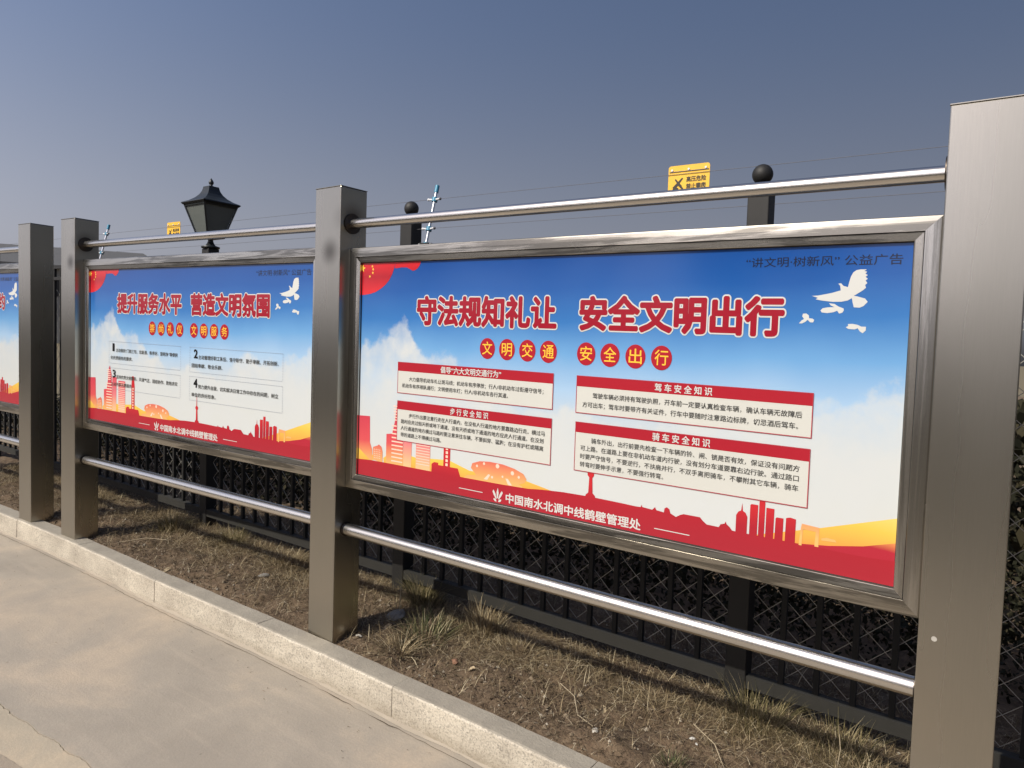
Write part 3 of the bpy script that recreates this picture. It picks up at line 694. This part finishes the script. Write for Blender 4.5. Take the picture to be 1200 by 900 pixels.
# long limp strands lying tangled over everything, thickest near the fence
N = 9000; P = ground_pts(N, -5.0, 3.2, .04, 1.2, lambda x, y: (.12+.88*math.exp(-((y-.52)/.26)**2))*(.15+.95*patch(x, y, 3.1, 31)))
P[:, 2] += rng.uniform(0, .03, N)
V_, F_ = blades(N, P, rng.uniform(.07, .20, N), rng.uniform(.0008, .0018, N), rng.uniform(.9, 1.5, N), 5, 1.1)
link('straw_tangle', fast_mesh('straw_tangle', V_, F_, M['straw']), label='long limp straw strands tangled over the verge in front of the fence', cat='straw', kind='stuff')
# clods and crumbs
N = 14000; P = ground_pts(N, -5, 3.2, 0, 1.2, lambda x, y: .25+.75*patch(x, y, 3, 21)); r = rng.uniform(.0022, .0100, N)**1.0*rng.choice([.7, 1, 1, 1.5], N)
oc = np.array([[1,0,0],[-1,0,0],[0,1,0],[0,-1,0],[0,0,1],[0,0,-1]], float); of = np.array([[0,2,4],[2,1,4],[1,3,4],[3,0,4],[2,0,5],[1,2,5],[3,1,5],[0,3,5]])
V_ = P[:, None, :]+oc[None]*r[:, None, None]*rng.uniform(.55, 1.25, (N, 6, 1))+np.array([0, 0, .002]); F_ = (of[None]+(np.arange(N)*6)[:, None, None]).reshape(-1, 3)
M['crumb'] = grass_mat('crumb', [(0, (.09, .065, .043)), (.6, (.16, .12, .08)), (.93, (.24, .19, .135)), (1, (.50, .46, .38))], .95)
link('soil_crumbs', fast_mesh('soil_crumbs', V_.reshape(-1, 3), F_, M['crumb']), label='small clods and stone crumbs scattered over the verge', cat='soil', kind='stuff')

N = 150; x = rng.uniform(-4, 1.6, N); y = np.array([kerb_y(a) for a in x])-.13-np.abs(rng.normal(0, .35, N)); P = np.stack([x, y, ROAD+.004+SLOPE*(x-1.35)], 1)
V_, F_ = blades(N, P, rng.uniform(.004, .014, N), rng.uniform(.002, .005, N), rng.uniform(1.3, 1.55, N), 2, .2)
link('road_grit', fast_mesh('road_grit', V_, F_, M['litter']), label='scattered specks of grit and leaf crumbs on the concrete road', cat='grit', kind='stuff')
def tuft(x, y, n, r, L, mat, label, lean=(.1, 1.1), wid=(.0016, .0034), curl=.9):
    z = zat(x, soil_h(x, y)); a = rng.uniform(0, 2*np.pi, n); q = r*np.sqrt(rng.uniform(0, 1, n))
    pos = np.stack([q*np.cos(a), q*np.sin(a), np.full(n, -.006)], 1)
    dirs = a+rng.normal(0, .6, n)
    V_, F_ = blades(n, pos, rng.uniform(L*.35, L, n), rng.uniform(*wid, n), np.clip(rng.uniform(*lean, n)*(.35+.65*q/r), 0, 1.5), 4, curl, dirs)
    return link('grass_tuft', fast_mesh('grass_tuft', V_, F_, M[mat]), loc=(x, y, z), label=label, cat='grass tuft', group='tufts of rough grass on the verge')
tuft(.20, .66, 600, .10, .22, 'olive_grass', 'olive grass tuft at the fence foot just right of the middle post')
tuft(.50, .34, 220, .12, .17, 'green_grass', 'dark green broad-bladed tuft beside the middle post', wid=(.003, .006))
tuft(.52, .13, 160, .06, .20, 'straw', 'bleached drooping grass tuft right behind the kerb near the middle post', lean=(.8, 1.4), wid=(.0025, .005))
tuft(.66, .62, 380, .09, .22, 'straw', 'dry straw tuft leaning on the fence foot under the left half of the large board')
tuft(.98, .50, 420, .13, .15, 'straw', 'low matted straw mound under the middle of the large board', lean=(.9, 1.5))
tuft(2.10, .60, 420, .11, .24, 'olive_grass', 'bushy green and straw grass tuft right of the fence foot below the large board')
tuft(2.42, .58, 380, .12, .22, 'olive_grass', 'grass tuft at the foot of the fence beside the nearest post')
tuft(2.55, .42, 260, .10, .16, 'straw', 'low straw tuft in front of the fence beside the nearest post', lean=(.6, 1.4))
tuft(1.93, .12, 90, .04, .07, 'green_grass', 'tiny green tuft just behind the kerb at the bottom edge of the photo', wid=(.003, .005))
tuft(-1.62, .60, 420, .11, .20, 'olive_grass', 'olive grass tuft under the left part of the smaller board')
tuft(-2.25, .52, 380, .12, .20, 'olive_grass', 'shaggy grass tuft beside the second post from the left', lean=(.2, 1.2))
tuft(-.95, .58, 420, .14, .16, 'straw', 'flattened straw tuft by the fence left of the middle post', lean=(.5, 1.4))
tuft(-.45, .56, 300, .12, .15, 'straw', 'straw tuft at the fence foot close beside the middle post', lean=(.5, 1.4))
tuft(-3.55, .50, 500, .16, .18, 'straw', 'dense dry tuft behind the leftmost post', lean=(.2, 1.1))
tuft(-3.30, .05, 70, .04, .14, 'straw', 'wispy grass at the foot of the leftmost post beside the kerb', lean=(.5, 1.3))

def stone(x, y, r, flat, mat, label, seed):
    bm = bmesh.new(); bmesh.ops.create_icosphere(bm, subdivisions=2, radius=1)
    for v in bm.verts:
        k = 1+.35*noise.noise(v.co*1.3+Vector((seed, 0, 0))); v.co = Vector((v.co.x*r*k*1.25, v.co.y*r*k*.85, v.co.z*r*k*flat))
    me = bpy.data.meshes.new('stone'); bm.to_mesh(me); bm.free(); me.materials.append(mat)
    o = link('stone', me, loc=(x, y, zat(x, soil_h(x, y)+r*flat*.45)), label=label, cat='stone', group='loose stones on the verge'); o.rotation_euler = (0, 0, seed*1.7); return o
gs = plain('grey_stone', (.24, .235, .22), .9); ws = plain('pale_stone', (.50, .47, .41), .9)
stone(.235, .40, .050, .45, gs, 'flat grey stone on the soil behind the middle post', 1)
stone(.27, .10, .014, .5, ws, 'pale chip beside the foot of the middle post', 2)
stone(1.62, .10, .015, .3, ws, 'pale flat chip behind the kerb at the lower middle of the photo', 3)
stone(1.93, .33, .010, .5, plain('white_chip', (.60, .59, .55), .8), 'small white lump on the soil left of the nearest post', 4)
stone(1.955, .31, .006, .5, bpy.data.materials['white_chip'], 'tiny white crumb touching the white lump', 5)
stone(-.85, .34, .028, .4, gs, 'bluish grey flake of stone on the soil in front of the smaller board', 6)
stone(.80, .22, .020, .5, plain('red_stone', (.30, .16, .10), .9), 'reddish pebble on the bare soil below the large board', 7)
def dead_leaf(x, y, s, label, rz):
    m = MB().add([(-.5*s, 0, .004), (-.2*s, .28*s, .010), (.35*s, .2*s, .016), (.6*s, 0, .006), (.3*s, -.24*s, .012), (-.25*s, -.22*s, .004), (0, 0, .004)], [(6, 0, 1), (6, 1, 2), (6, 2, 3), (6, 3, 4), (6, 4, 5), (6, 5, 0)])
    me = m.mesh('dead_leaf', bpy.data.materials['dead_leaf'] if 'dead_leaf' in bpy.data.materials else plain('dead_leaf', (.46, .37, .24), .8))
    o = link('dead_leaf', me, loc=(x, y, zat(x, soil_h(x, y)+.004)), label=label, cat='leaf', group='dead leaves on the verge'); o.rotation_euler = (.2, -.3, rz)
dead_leaf(.30, .27, .045, 'upright pale dead leaf on the soil behind the middle post', 1.2)
dead_leaf(-1.42, .03, .05, 'small pale dead leaf standing at the back edge of the kerb', 1.4)
dead_leaf(.92, .20, .035, 'curled tan leaf on the soil under the left half of the large board', .3)
dead_leaf(1.55, .30, .05, 'brown leaf on the bare soil below the large board', 2.2)
def twig(pts, label, r=.0022):
    m = MB(); P0 = [Vector((x, y, soil_h(x, y)+h)) for x, y, h in pts]
    for a, b in zip(P0[:-1], P0[1:]): m.tube(a, b, r, r*.8, 6, True)
    o = m.build('twig', M['twig'], loc=(pts[0][0], pts[0][1], zat(pts[0][0], 0))); tag(o, label, 'twig', 'twigs and dead stalks on the verge')
M['twig'] = plain('twig', (.42, .35, .24), .8)
twig([(1.30, .36, .01), (1.42, .28, .02), (1.50, .17, .008), (1.60, .12, .01)], 'long pale twig lying on the bare soil below the large board')
twig([(.235, .42, 0), (.238, .425, .09), (.232, .43, .17)], 'dead stalk standing upright behind the middle post')
twig([(-2.2, .10, .0), (-2.05, .22, .03), (-1.9, .30, .05)], 'pale dead stalk slanting over the soil beside the second post from the left')
twig([(1.9, .42, .012), (2.02, .33, .02), (2.1, .22, .006)], 'bent straw stalk on the soil left of the nearest post')
twig([(2.43, .46, 0), (2.44, .47, .10), (2.43, .47, .19)], 'dead stalk standing by the fence beside the nearest post')

# ------------------------------------------------------------------ black fence behind the boards
FYY = .70
fence = empty('metal_fence', (0, FYY, zat(0)), 'long black metal bar fence with wire netting behind the notice boards', 'fence')
posts_x = [-8.32+2.03*i for i in range(8)]   # ..., -2.21, -.18 ...
posts_x = [-10.6, -8.5, -6.35, -4.2, -2.14, -.059, 1.971, 4.0, 6.03]
pm = MB().box(-.045, .045, 0, .09, -.15, 2.235, .004).mesh('fence_post', M['black_paint'])
pm_short = MB().box(-.045, .045, 0, .09, -.15, 2.128, .004).mesh('fence_post', M['black_paint'])
bmh = MB().lathe((0, .045, 2.235), [(.022, 0), (.018, .012)], 16).ball((0, .045, 2.285), .043).mesh('ball_finial', M['black_paint'])
fm = plain('grey_base_paint', (.024, .023, .020), .9)
for x in posts_x:
    p = link('fence_post', pm if x != -2.14 else pm_short, fence, wloc(fence) @ Vector((x, FYY, zat(x))))
    if x != -2.14: link('ball_finial', bmh, p)
def fbar(z0, z1, y0, y1, name, mat):
    for a, b in zip(posts_x[:-1], posts_x[1:]): MB().box(a+.046, b-.046, y0, y1, z0, z1).build(name, mat, fence)
fbar(.092, .145, FYY+.005, FYY+.055, 'bottom_rail', fm)
fbar(1.925, 1.955, FYY+.02, FYY+.05, 'upper_rail', M['black_paint']); fbar(2.035, 2.065, FYY+.02, FYY+.05, 'upper_rail', M['black_paint'])
bar_m = MB().box(-.011, .011, 0, .022, .146, 2.034).mesh('bar', M['black_iron'])
for a, b in zip(posts_x[:-1], posts_x[1:]):
    n = 15 if b-a > 2.1 else 14
    for i in range(1, n):
        x = a+.045+(b-a-.09)*i/n; link('bar', bar_m, fence, wloc(fence) @ Vector((x, FYY+.024, zat(x))))
# chain-link netting hung on the far side of the bars
def netting(x0, x1, z0, z1, y):
    w, h = .064, .0585; m = MB(); r = .0020; V = []; F = []
    nc = int((x1-x0)/w); nr = int((z1-z0)/h)
    for i in range(nc):
        px = None
        for j in range(nr+1):
            x = x0+(i+((j % 2) if i % 2 == 0 else 1-(j % 2)))*w; z = z0+j*h
            yy = y+.012*noise.noise(Vector((x*3, z*3, 0)))+(.0012 if i % 2 else -.0012)
            q = (x, yy, z)
            if px is not None:
                b = len(V); V += [(px[0]-r, px[1], px[2]), (px[0]+r, px[1], px[2]), (px[0], px[1]+1.6*r, px[2]), (x-r, yy, z), (x+r, yy, z), (x, yy+1.6*r, z)]
                F += [(b, b+1, b+4, b+3), (b+1, b+2, b+5, b+4), (b+2, b, b+3, b+5)]
            px = q
    m.v = V; m.f = F; m.sm = [False]*len(F); return m
for a, b in zip(posts_x[:-1], posts_x[1:]):
    if b < -8: continue
    netting(a+.05, b-.03, .15, 1.90, FYY+.060).build('wire_netting', M['wire_grey'], fence, kind='stuff')

# electric wires on leaning insulator rods above the fence
def bracket(x, label):
    r = empty('insulator_rod', (x, .735, zat(x, 2.0)), label, 'insulator rod', 'leaning insulator rods on the fence')
    a = Vector((x, .70, 1.98)); b = Vector((x+.004, .80, 2.405)); d = b-a
    MB().tube(a, b, .0085, .0085, 14).build('rod', M['alu'], r)
    MB().tube(a+d*.93, a+d*1.03, .0125, .012, 14).build('tip_cap', M['teal'], r)
    MB().box(x-.035, x+.035, .700, .716, 1.97, 2.075, .002).build('base_clamp', M['black_paint'], r)
    for t in (.83, .62, .42, .20):
        c = a+d*t; cl = MB().tube(c-d*.028, c+d*.028, .0165, .0165, 10).build('clamp', M['teal'], r)
        for sx in (-1, 1):
            MB().tube(c+Vector((sx*.014, -.004, 0)), c+Vector((sx*.040, -.004, .002)), .006, .006, 10).build('insulator', M['porcelain'], cl)
            MB().ball(c+Vector((sx*.044, -.004, .002)), .0085, 10, 6).build('wire_knob', M['porcelain' if sx < 0 else 'wirecab'], cl)
    return a, d
ra, rd = bracket(.085, 'leaning bright rod with teal clamps above the fence, right of the middle post')
bracket(-3.86, 'leaning bright rod with teal clamps seen just right of the second post from the left')
for t, lb in ((.83, 'topmost'), (.62, 'second'), (.42, 'third'), (.20, 'lowest')):
    c = Vector((0, ra.y+rd.y*t, ra.z+rd.z*t)); m = MB()
    for x in np.arange(-9, 5, 1.0): m.tube((x, c.y-.004, c.z+.002-.004*math.sin((x-.085)*.8)**2), (x+1.0, c.y-.004, c.z+.002-.004*math.sin((x+1-.085)*.8)**2), .0011, .0011, 6, False)
    o = m.build('electric_wire', M['wirecab'], loc=(0, c.y, zat(0, c.z))); tag(o, f'{lb} of the four thin electric wires strung along the top of the black fence', 'wire', 'electric wires above the fence')

def warning_sign(x0, label):
    w, h, y = .196, .150, .782; z1 = 2.372
    r = empty('warning_sign', (x0+w/2, y, zat(x0, z1)), label, 'warning sign', 'yellow warning signs on the electric wire')
    ol = []; cr = .012
    for cx, cz, a0 in ((x0+w-cr, z1-cr, 0), (x0+cr, z1-cr, 90), (x0+cr, z1-h+cr, 180), (x0+w-cr, z1-h+cr, 270)):
        for k in range(5): t = math.radians(a0+k*22.5); ol.append((cx+cr*math.cos(t), cz+cr*math.sin(t)))
    n = len(ol); mb = MB().add([(a, y, b) for a, b in ol]+[(a, y+.0025, b) for a, b in ol], [tuple(reversed(range(n))), tuple(range(n, 2*n))]+[(i, (i+1) % n, n+(i+1) % n, n+i) for i in range(n)])
    pl = mb.build('plate', M['yellow_sign'], r); fix(pl)
    for u in (.018, w/2, w-.018): MB().tube((x0+u, y-.004, z1-.020), (x0+u, y+.005, z1-.020), .0050, .0050, 12).build('bolt', M['porcelain'], r)
    MB().box(x0+.005, x0+w-.004, y-.0035, y-.0015, z1-.029, z1-.0265).build('hanger_strip', M['wirecab'], r)
    vs = []; fs = []
    for st, u0, u1, vc, em in (('高压危险', .088, .180, .066, .026), ('禁止攀爬', .088, .180, .098, .026)):
        Vt, Ft = text_mesh(st, 0.0, 2); xs = [a[0] for a in Vt]; k = (u1-u0)/(max(xs)-min(xs)); b = len(vs)
        for q in range(7):
            dx, dy = (0, 0) if q == 6 else (.03*math.cos(q*math.pi/3), .03*math.sin(q*math.pi/3)); b = len(vs)
            vs += [(x0+u0+(a[0]-min(xs)+dx)*k, y-.0006-q*1e-5, z1-vc+(a[1]+dy-.36)*em) for a in Vt]; fs += [tuple(i+b for i in f) for f in Ft]
    MB().add(vs, fs).build('lettering', M['sign_black'], r)
    # crossed tool and hand pictogram
    def seg(a, b, w0, w1):
        a = Vector(a); b = Vector(b); nrm = Vector((-(b-a).y, (b-a).x)).normalized()
        return [(x0+q.x, y-.0006, z1-q.y) for q in (a+nrm*w0, a-nrm*w0, b-nrm*w1, b+nrm*w1)]
    m = MB()
    for k, q in enumerate((seg((.034, .062), (.064, .098), .0035, .006), seg((.070, .058), (.028, .104), .0035, .0085), seg((.024, .103), (.050, .107), .008, .005), seg((.050, .086), (.072, .108), .005, .004))):
        m.add([(a, b-.0002*k, c) for a, b, c in q], [(0, 1, 2, 3)])
    m.build('pictogram', M['sign_black'], r)
warning_sign(1.530, 'yellow warning sign 高压危险 hung on the wires above the large board')
warning_sign(-2.83, 'small far yellow warning sign hung on the wires left of the street lamp')

# ------------------------------------------------------------------ street lamp
def lamp():
    cx, cy = -2.14, FYY+.045; zb = zat(cx, 2.128); s = 5.36/FPX      # metres per pixel of the 1200 px photograph there
    r = empty('post_lantern', (cx, cy, zb), 'black lantern with frosted panes standing on a post of the black fence', 'lantern')
    def ring(hw, z):
        return [(cx+a*hw, cy+b*hw, z) for a, b in ((1, 1), (-1, 1), (-1, -1), (1, -1))]
    def loft(rings):
        vs = [p for q in rings for p in q]; n = 4; fs = []
        for k in range(len(rings)-1): fs += [(k*n+i, k*n+(i+1) % n, (k+1)*n+(i+1) % n, (k+1)*n+i) for i in range(n)]
        fs += [tuple(reversed(range(n))), tuple(range(len(vs)-n, len(vs)))]
        return MB().add(vs, fs)
    b = lambda m, nm, mat, par=r: m.build(nm, mat, par, shear=False)
    H = lambda v: zb+(298-v)*s
    roof = loft([ring(.040, H(226)), ring(.042, H(228)), ring(.047, H(231)), ring(.060, H(235)), ring(.082, H(239)), ring(.112, H(242.5)), ring(.150, H(245.2)), ring(.153, H(246.2)), ring(.142, H(248)), ring(.130, H(248.5))][::-1])
    o = b(roof, 'lamp_roof', M['lamp_black']); fix(o)
    f = MB().lathe((cx, cy, H(226)), [(.020, 0), (.016, .008), (.009, .012), (.017, .024), (.019, .034), (.013, .048), (.005, .060), (.001, .066)], 14); b(f, 'finial', M['lamp_black'])
    hw = lambda v: .134-(v-248)/(284-248)*.066
    gl = NB('frosted_pane'); gl.set(Base_Color=gl.mix(gl.noise(gl.coord(), 6, 3), (.115, .13, .122), (.16, .175, .165)), Roughness=.3)
    top_r, bot_r = ring(hw(248)-.005, H(248)), ring(hw(284)-.005, H(284))
    for k in range(4):
        a, c, d, e = (Vector(top_r[k]), Vector(top_r[(k+1) % 4]), Vector(bot_r[(k+1) % 4]), Vector(bot_r[k]))
        nrm = (c-a).cross(e-a).normalized()*.003
        m = MB().add([a, c, d, e, a+nrm, c+nrm, d+nrm, e+nrm], [(0,1,2,3), (7,6,5,4), (0,4,5,1), (1,5,6,2), (2,6,7,3), (3,7,4,0)]); o = b(m, 'pane', gl.m); fix(o)
        m = MB().tube(Vector(ring(hw(248), H(248))[k]), Vector(ring(hw(284), H(284))[k]), .0065, .006, 6, True, False); b(m, 'corner_bar', M['lamp_black'])
    for v0, v1, e in ((246.5, 250, .003), (281.5, 285.5, .006)):
        q = [ring(hw(v0)+e, H(v0)), ring(hw(v1)+e, H(v1))]; o = b(loft([q[1], q[0]]), 'rim', M['lamp_black']); fix(o)
    g = MB().lathe((cx, cy, 0), [(.045, H(298)), (.066, H(297.2)), (.068, H(295.5)), (.036, H(294)), (.024, H(291)), (.018, H(288)), (.030, H(285.5))], 16); b(g, 'collar', M['lamp_black'])
lamp()

# ------------------------------------------------------------------ low grey hall far off on the left
def hall():
    def ray_at(u, v, t): return CAM + t*(Fw+Rt*((u-600)/FPX)-Up2*((v-450)/FPX))
    wall = plain('hall_wall', (.20, .20, .195), .8); roofm = plain('hall_roof', (.105, .108, .112), .7)
    far = ray_at(198, 300, 60); near = ray_at(-120, 272, 52)
    r = empty('grey_hall', (near.x, near.y, zat(0, -.2)), 'long low grey hall with a hipped roof far off beyond the fence', 'hall')
    d = Vector((far.x-near.x, far.y-near.y, 0)).normalized(); nv = Vector((-d.y, d.x, 0)); L = (Vector((far.x, far.y, 0))-Vector((near.x, near.y, 0))).length
    if nv.dot(Vector((near.x-CAM.x, near.y-CAM.y, 0))) < 0: nv = -nv
    D = 14; z0 = -1; ze = min(near.z, far.z)-1.7
    P = lambda a, b, z: Vector((near.x, near.y, z))+d*a+nv*b-Vector((0, 0, 0))
    m = MB().add([P(0, 0, z0), P(L, 0, z0), P(L, D, z0), P(0, D, z0), P(0, 0, ze), P(L, 0, ze), P(L, D, ze), P(0, D, ze)], [(0,1,5,4), (1,2,6,5), (2,3,7,6), (3,0,4,7), (4,5,6,7)]); fix(m.build('wall', wall, r, shear=False))
    e = .5; a, b = P(-e, -e, ze), P(L+e, -e, ze); c2, d2 = P(L+e, D+e, ze), P(-e, D+e, ze)
    m = MB().add([a, b, c2, d2, P(-e, -e, ze+.25), P(L+e, -e, ze+.25), P(L+e, D+e, ze+.25), P(-e, D+e, ze+.25), Vector((near.x, near.y, near.z))+nv*3, Vector((far.x, far.y, far.z+.35))-d*2+nv*3, Vector((far.x, far.y, far.z+.35))-d*2+nv*9, Vector((near.x, near.y, near.z))+nv*9],
        [(0,1,5,4), (1,2,6,5), (2,3,7,6), (3,0,4,7), (4,5,9,8), (5,6,10,9), (6,7,11,10), (7,4,8,11), (8,9,10,11), (0,3,2,1)]); fix(m.build('roof', roofm, r, shear=False))
    for i in range(9):
        x = 2+i*(L-4)/9; m = MB().add([P(x, -.04, ze-2.2), P(x+1.6, -.04, ze-2.2), P(x+1.6, -.04, ze-.9), P(x, -.04, ze-.9), P(x, .1, ze-2.2), P(x+1.6, .1, ze-2.2), P(x+1.6, .1, ze-.9), P(x, .1, ze-.9)], [(0,1,2,3), (7,6,5,4), (0,4,5,1), (1,5,6,2), (2,6,7,3), (3,7,4,0)]); fix(m.build('window', M['black_paint'], r, shear=False))
hall()

# ------------------------------------------------------------------ trees on the far side of the road (seen in the steel and the glossy prints)
leafd = grass_mat('dark_leaf', [(0, (.010, .011, .006)), (.6, (.022, .022, .011)), (1, (.045, .038, .020))], .8)
leafm = grass_mat('leaf', [(0, (.025, .035, .014)), (.5, (.05, .065, .025)), (1, (.09, .10, .045))], .6)
bark = plain('bark', (.10, .08, .06), .9)
def tree_meshes(seed):
    R = random.Random(seed); m = MB(); tips = []
    def branch(p, d, L, r, k):
        q = p+d*L; m.tube(p, q, r, r*.65, 7, False)
        if k == 0: tips.append(q); return
        for i in range(3):
            nd = (d+Vector((R.uniform(-1, 1), R.uniform(-1, 1), R.uniform(-.3, .7)))*.75).normalized(); branch(q if i else p+d*L*.75, nd, L*R.uniform(.55, .8), r*.6, k-1)
    branch(Vector((0, 0, -.2)), Vector((.03, 0, 1)), 2.2, .14, 4)
    tm = m.mesh('trunk', bark); tp = np.array([t[:] for t in tips]); n = 9000
    c = tp[rng.integers(0, len(tp), n)]+rng.normal(0, .30, (n, 3)); a = rng.normal(0, 1, (n, 3)); a /= np.linalg.norm(a, axis=1)[:, None]; b = np.cross(a, rng.normal(0, 1, (n, 3))); b /= np.linalg.norm(b, axis=1)[:, None]
    s = rng.uniform(.04, .085, (n, 1)); V = np.stack([c-a*s, c-b*s*.5, c+a*s, c+b*s*.5], 1).reshape(-1, 3); F = np.arange(4*n).reshape(-1, 4)
    return tm, fast_mesh('crown', V, F, leafm)
tms = [tree_meshes(3), tree_meshes(8)]
for i, (x, y, sc) in enumerate(((-9.5, -10.5, 1.0), (-5.2, -11.5, 1.1), (-1.0, -12.0, .8), (6.5, -11.0, 1.05), (10.5, -9.5, 1.2), (15, -8.0, 1.3), (14.5, -2.5, 1.2), (9.5, 6.0, 1.25))):
    r = empty('street_tree', (x, y, zat(x, -.15)), ['broad leafy tree across the road at the left end of the row', 'tall leafy tree across the road, second from the left', 'small leafy tree across the road facing the notice boards', 'leafy tree across the road behind the viewer', 'large leafy tree across the road right of the viewer', 'spreading leafy tree at the right end of the road', 'leafy tree at the right beyond the last post', 'leafy tree beyond the fence to the right of the stands'][i], 'tree', 'trees across the road', rz=i*1.3)
    r.scale = (sc, sc, sc); a, b = tms[i % 2]
    link('trunk', a, r); link('crown', b, r)
hd = empty('hedge', (0, -7, zat(0, -.15)), 'tall clipped dark hedge along the far side of the road', 'hedge'); n = 40000
c = np.stack([rng.uniform(-24, 22, n), -7.2+rng.uniform(-.55, .55, n), rng.uniform(.02, 2.35, n)], 1); c[:, 2] *= 1-.12*np.abs((c[:, 1]+7.2)/.55)**2
a = rng.normal(0, 1, (n, 3)); a /= np.linalg.norm(a, axis=1)[:, None]; b = np.cross(a, rng.normal(0, 1, (n, 3))); b /= np.linalg.norm(b, axis=1)[:, None]; s = rng.uniform(.05, .10, (n, 1))
link('hedge_foliage', fast_mesh('hedge_foliage', np.stack([c-a*s, c-b*s*.6, c+a*s, c+b*s*.6], 1).reshape(-1, 3)-np.array([0, -7, 0]), np.arange(4*n).reshape(-1, 4), leafm), hd)
n = 70000; c = np.stack([rng.uniform(-10, 6, n), 1.45+rng.uniform(0, 1.9, n)+.1*np.sin(rng.uniform(0, 6, n)), rng.uniform(-.02, .34, n)], 1)
a = rng.normal(0, 1, (n, 3)); a /= np.linalg.norm(a, axis=1)[:, None]; b = np.cross(a, rng.normal(0, 1, (n, 3))); b /= np.linalg.norm(b, axis=1)[:, None]; s = rng.uniform(.010, .028, (n, 1))
c[:, 2] += SLOPE*(c[:, 0]-1.35)
link('low_shrubs', fast_mesh('low_shrubs', np.stack([c-a*s, c-b*s*.6, c+a*s, c+b*s*.6], 1).reshape(-1, 3), np.arange(4*n).reshape(-1, 4), leafd), label='low dark evergreen ground cover planted beyond the black fence', cat='shrubs', kind='stuff')
hd2 = empty('hedge', (9, 4.2, zat(9)), 'dense dark shrubbery beyond the fence to the right of the notice boards', 'hedge'); n = 30000
x = rng.uniform(2.75, 15, n); c = np.stack([x, 4.2+(x-3.3)*.10+rng.uniform(-1.0, 1.0, n), rng.uniform(-.02, 1, n)*(1.25+.55*np.sin(x*1.3)**2+np.clip(x-5, 0, 3)*.4)-.1], 1)
a = rng.normal(0, 1, (n, 3)); a /= np.linalg.norm(a, axis=1)[:, None]; b = np.cross(a, rng.normal(0, 1, (n, 3))); b /= np.linalg.norm(b, axis=1)[:, None]; s = rng.uniform(.04, .08, (n, 1))
link('hedge_foliage', fast_mesh('hedge_foliage', np.stack([c-a*s, c-b*s*.6, c+a*s, c+b*s*.6], 1).reshape(-1, 3)-np.array([9, 4.2, 0]), np.arange(4*n).reshape(-1, 4), leafd), hd2)
print('objects', len(bpy.data.objects), 'tris', sum(len(o.data.polygons) for o in bpy.data.objects if o.type == 'MESH'))
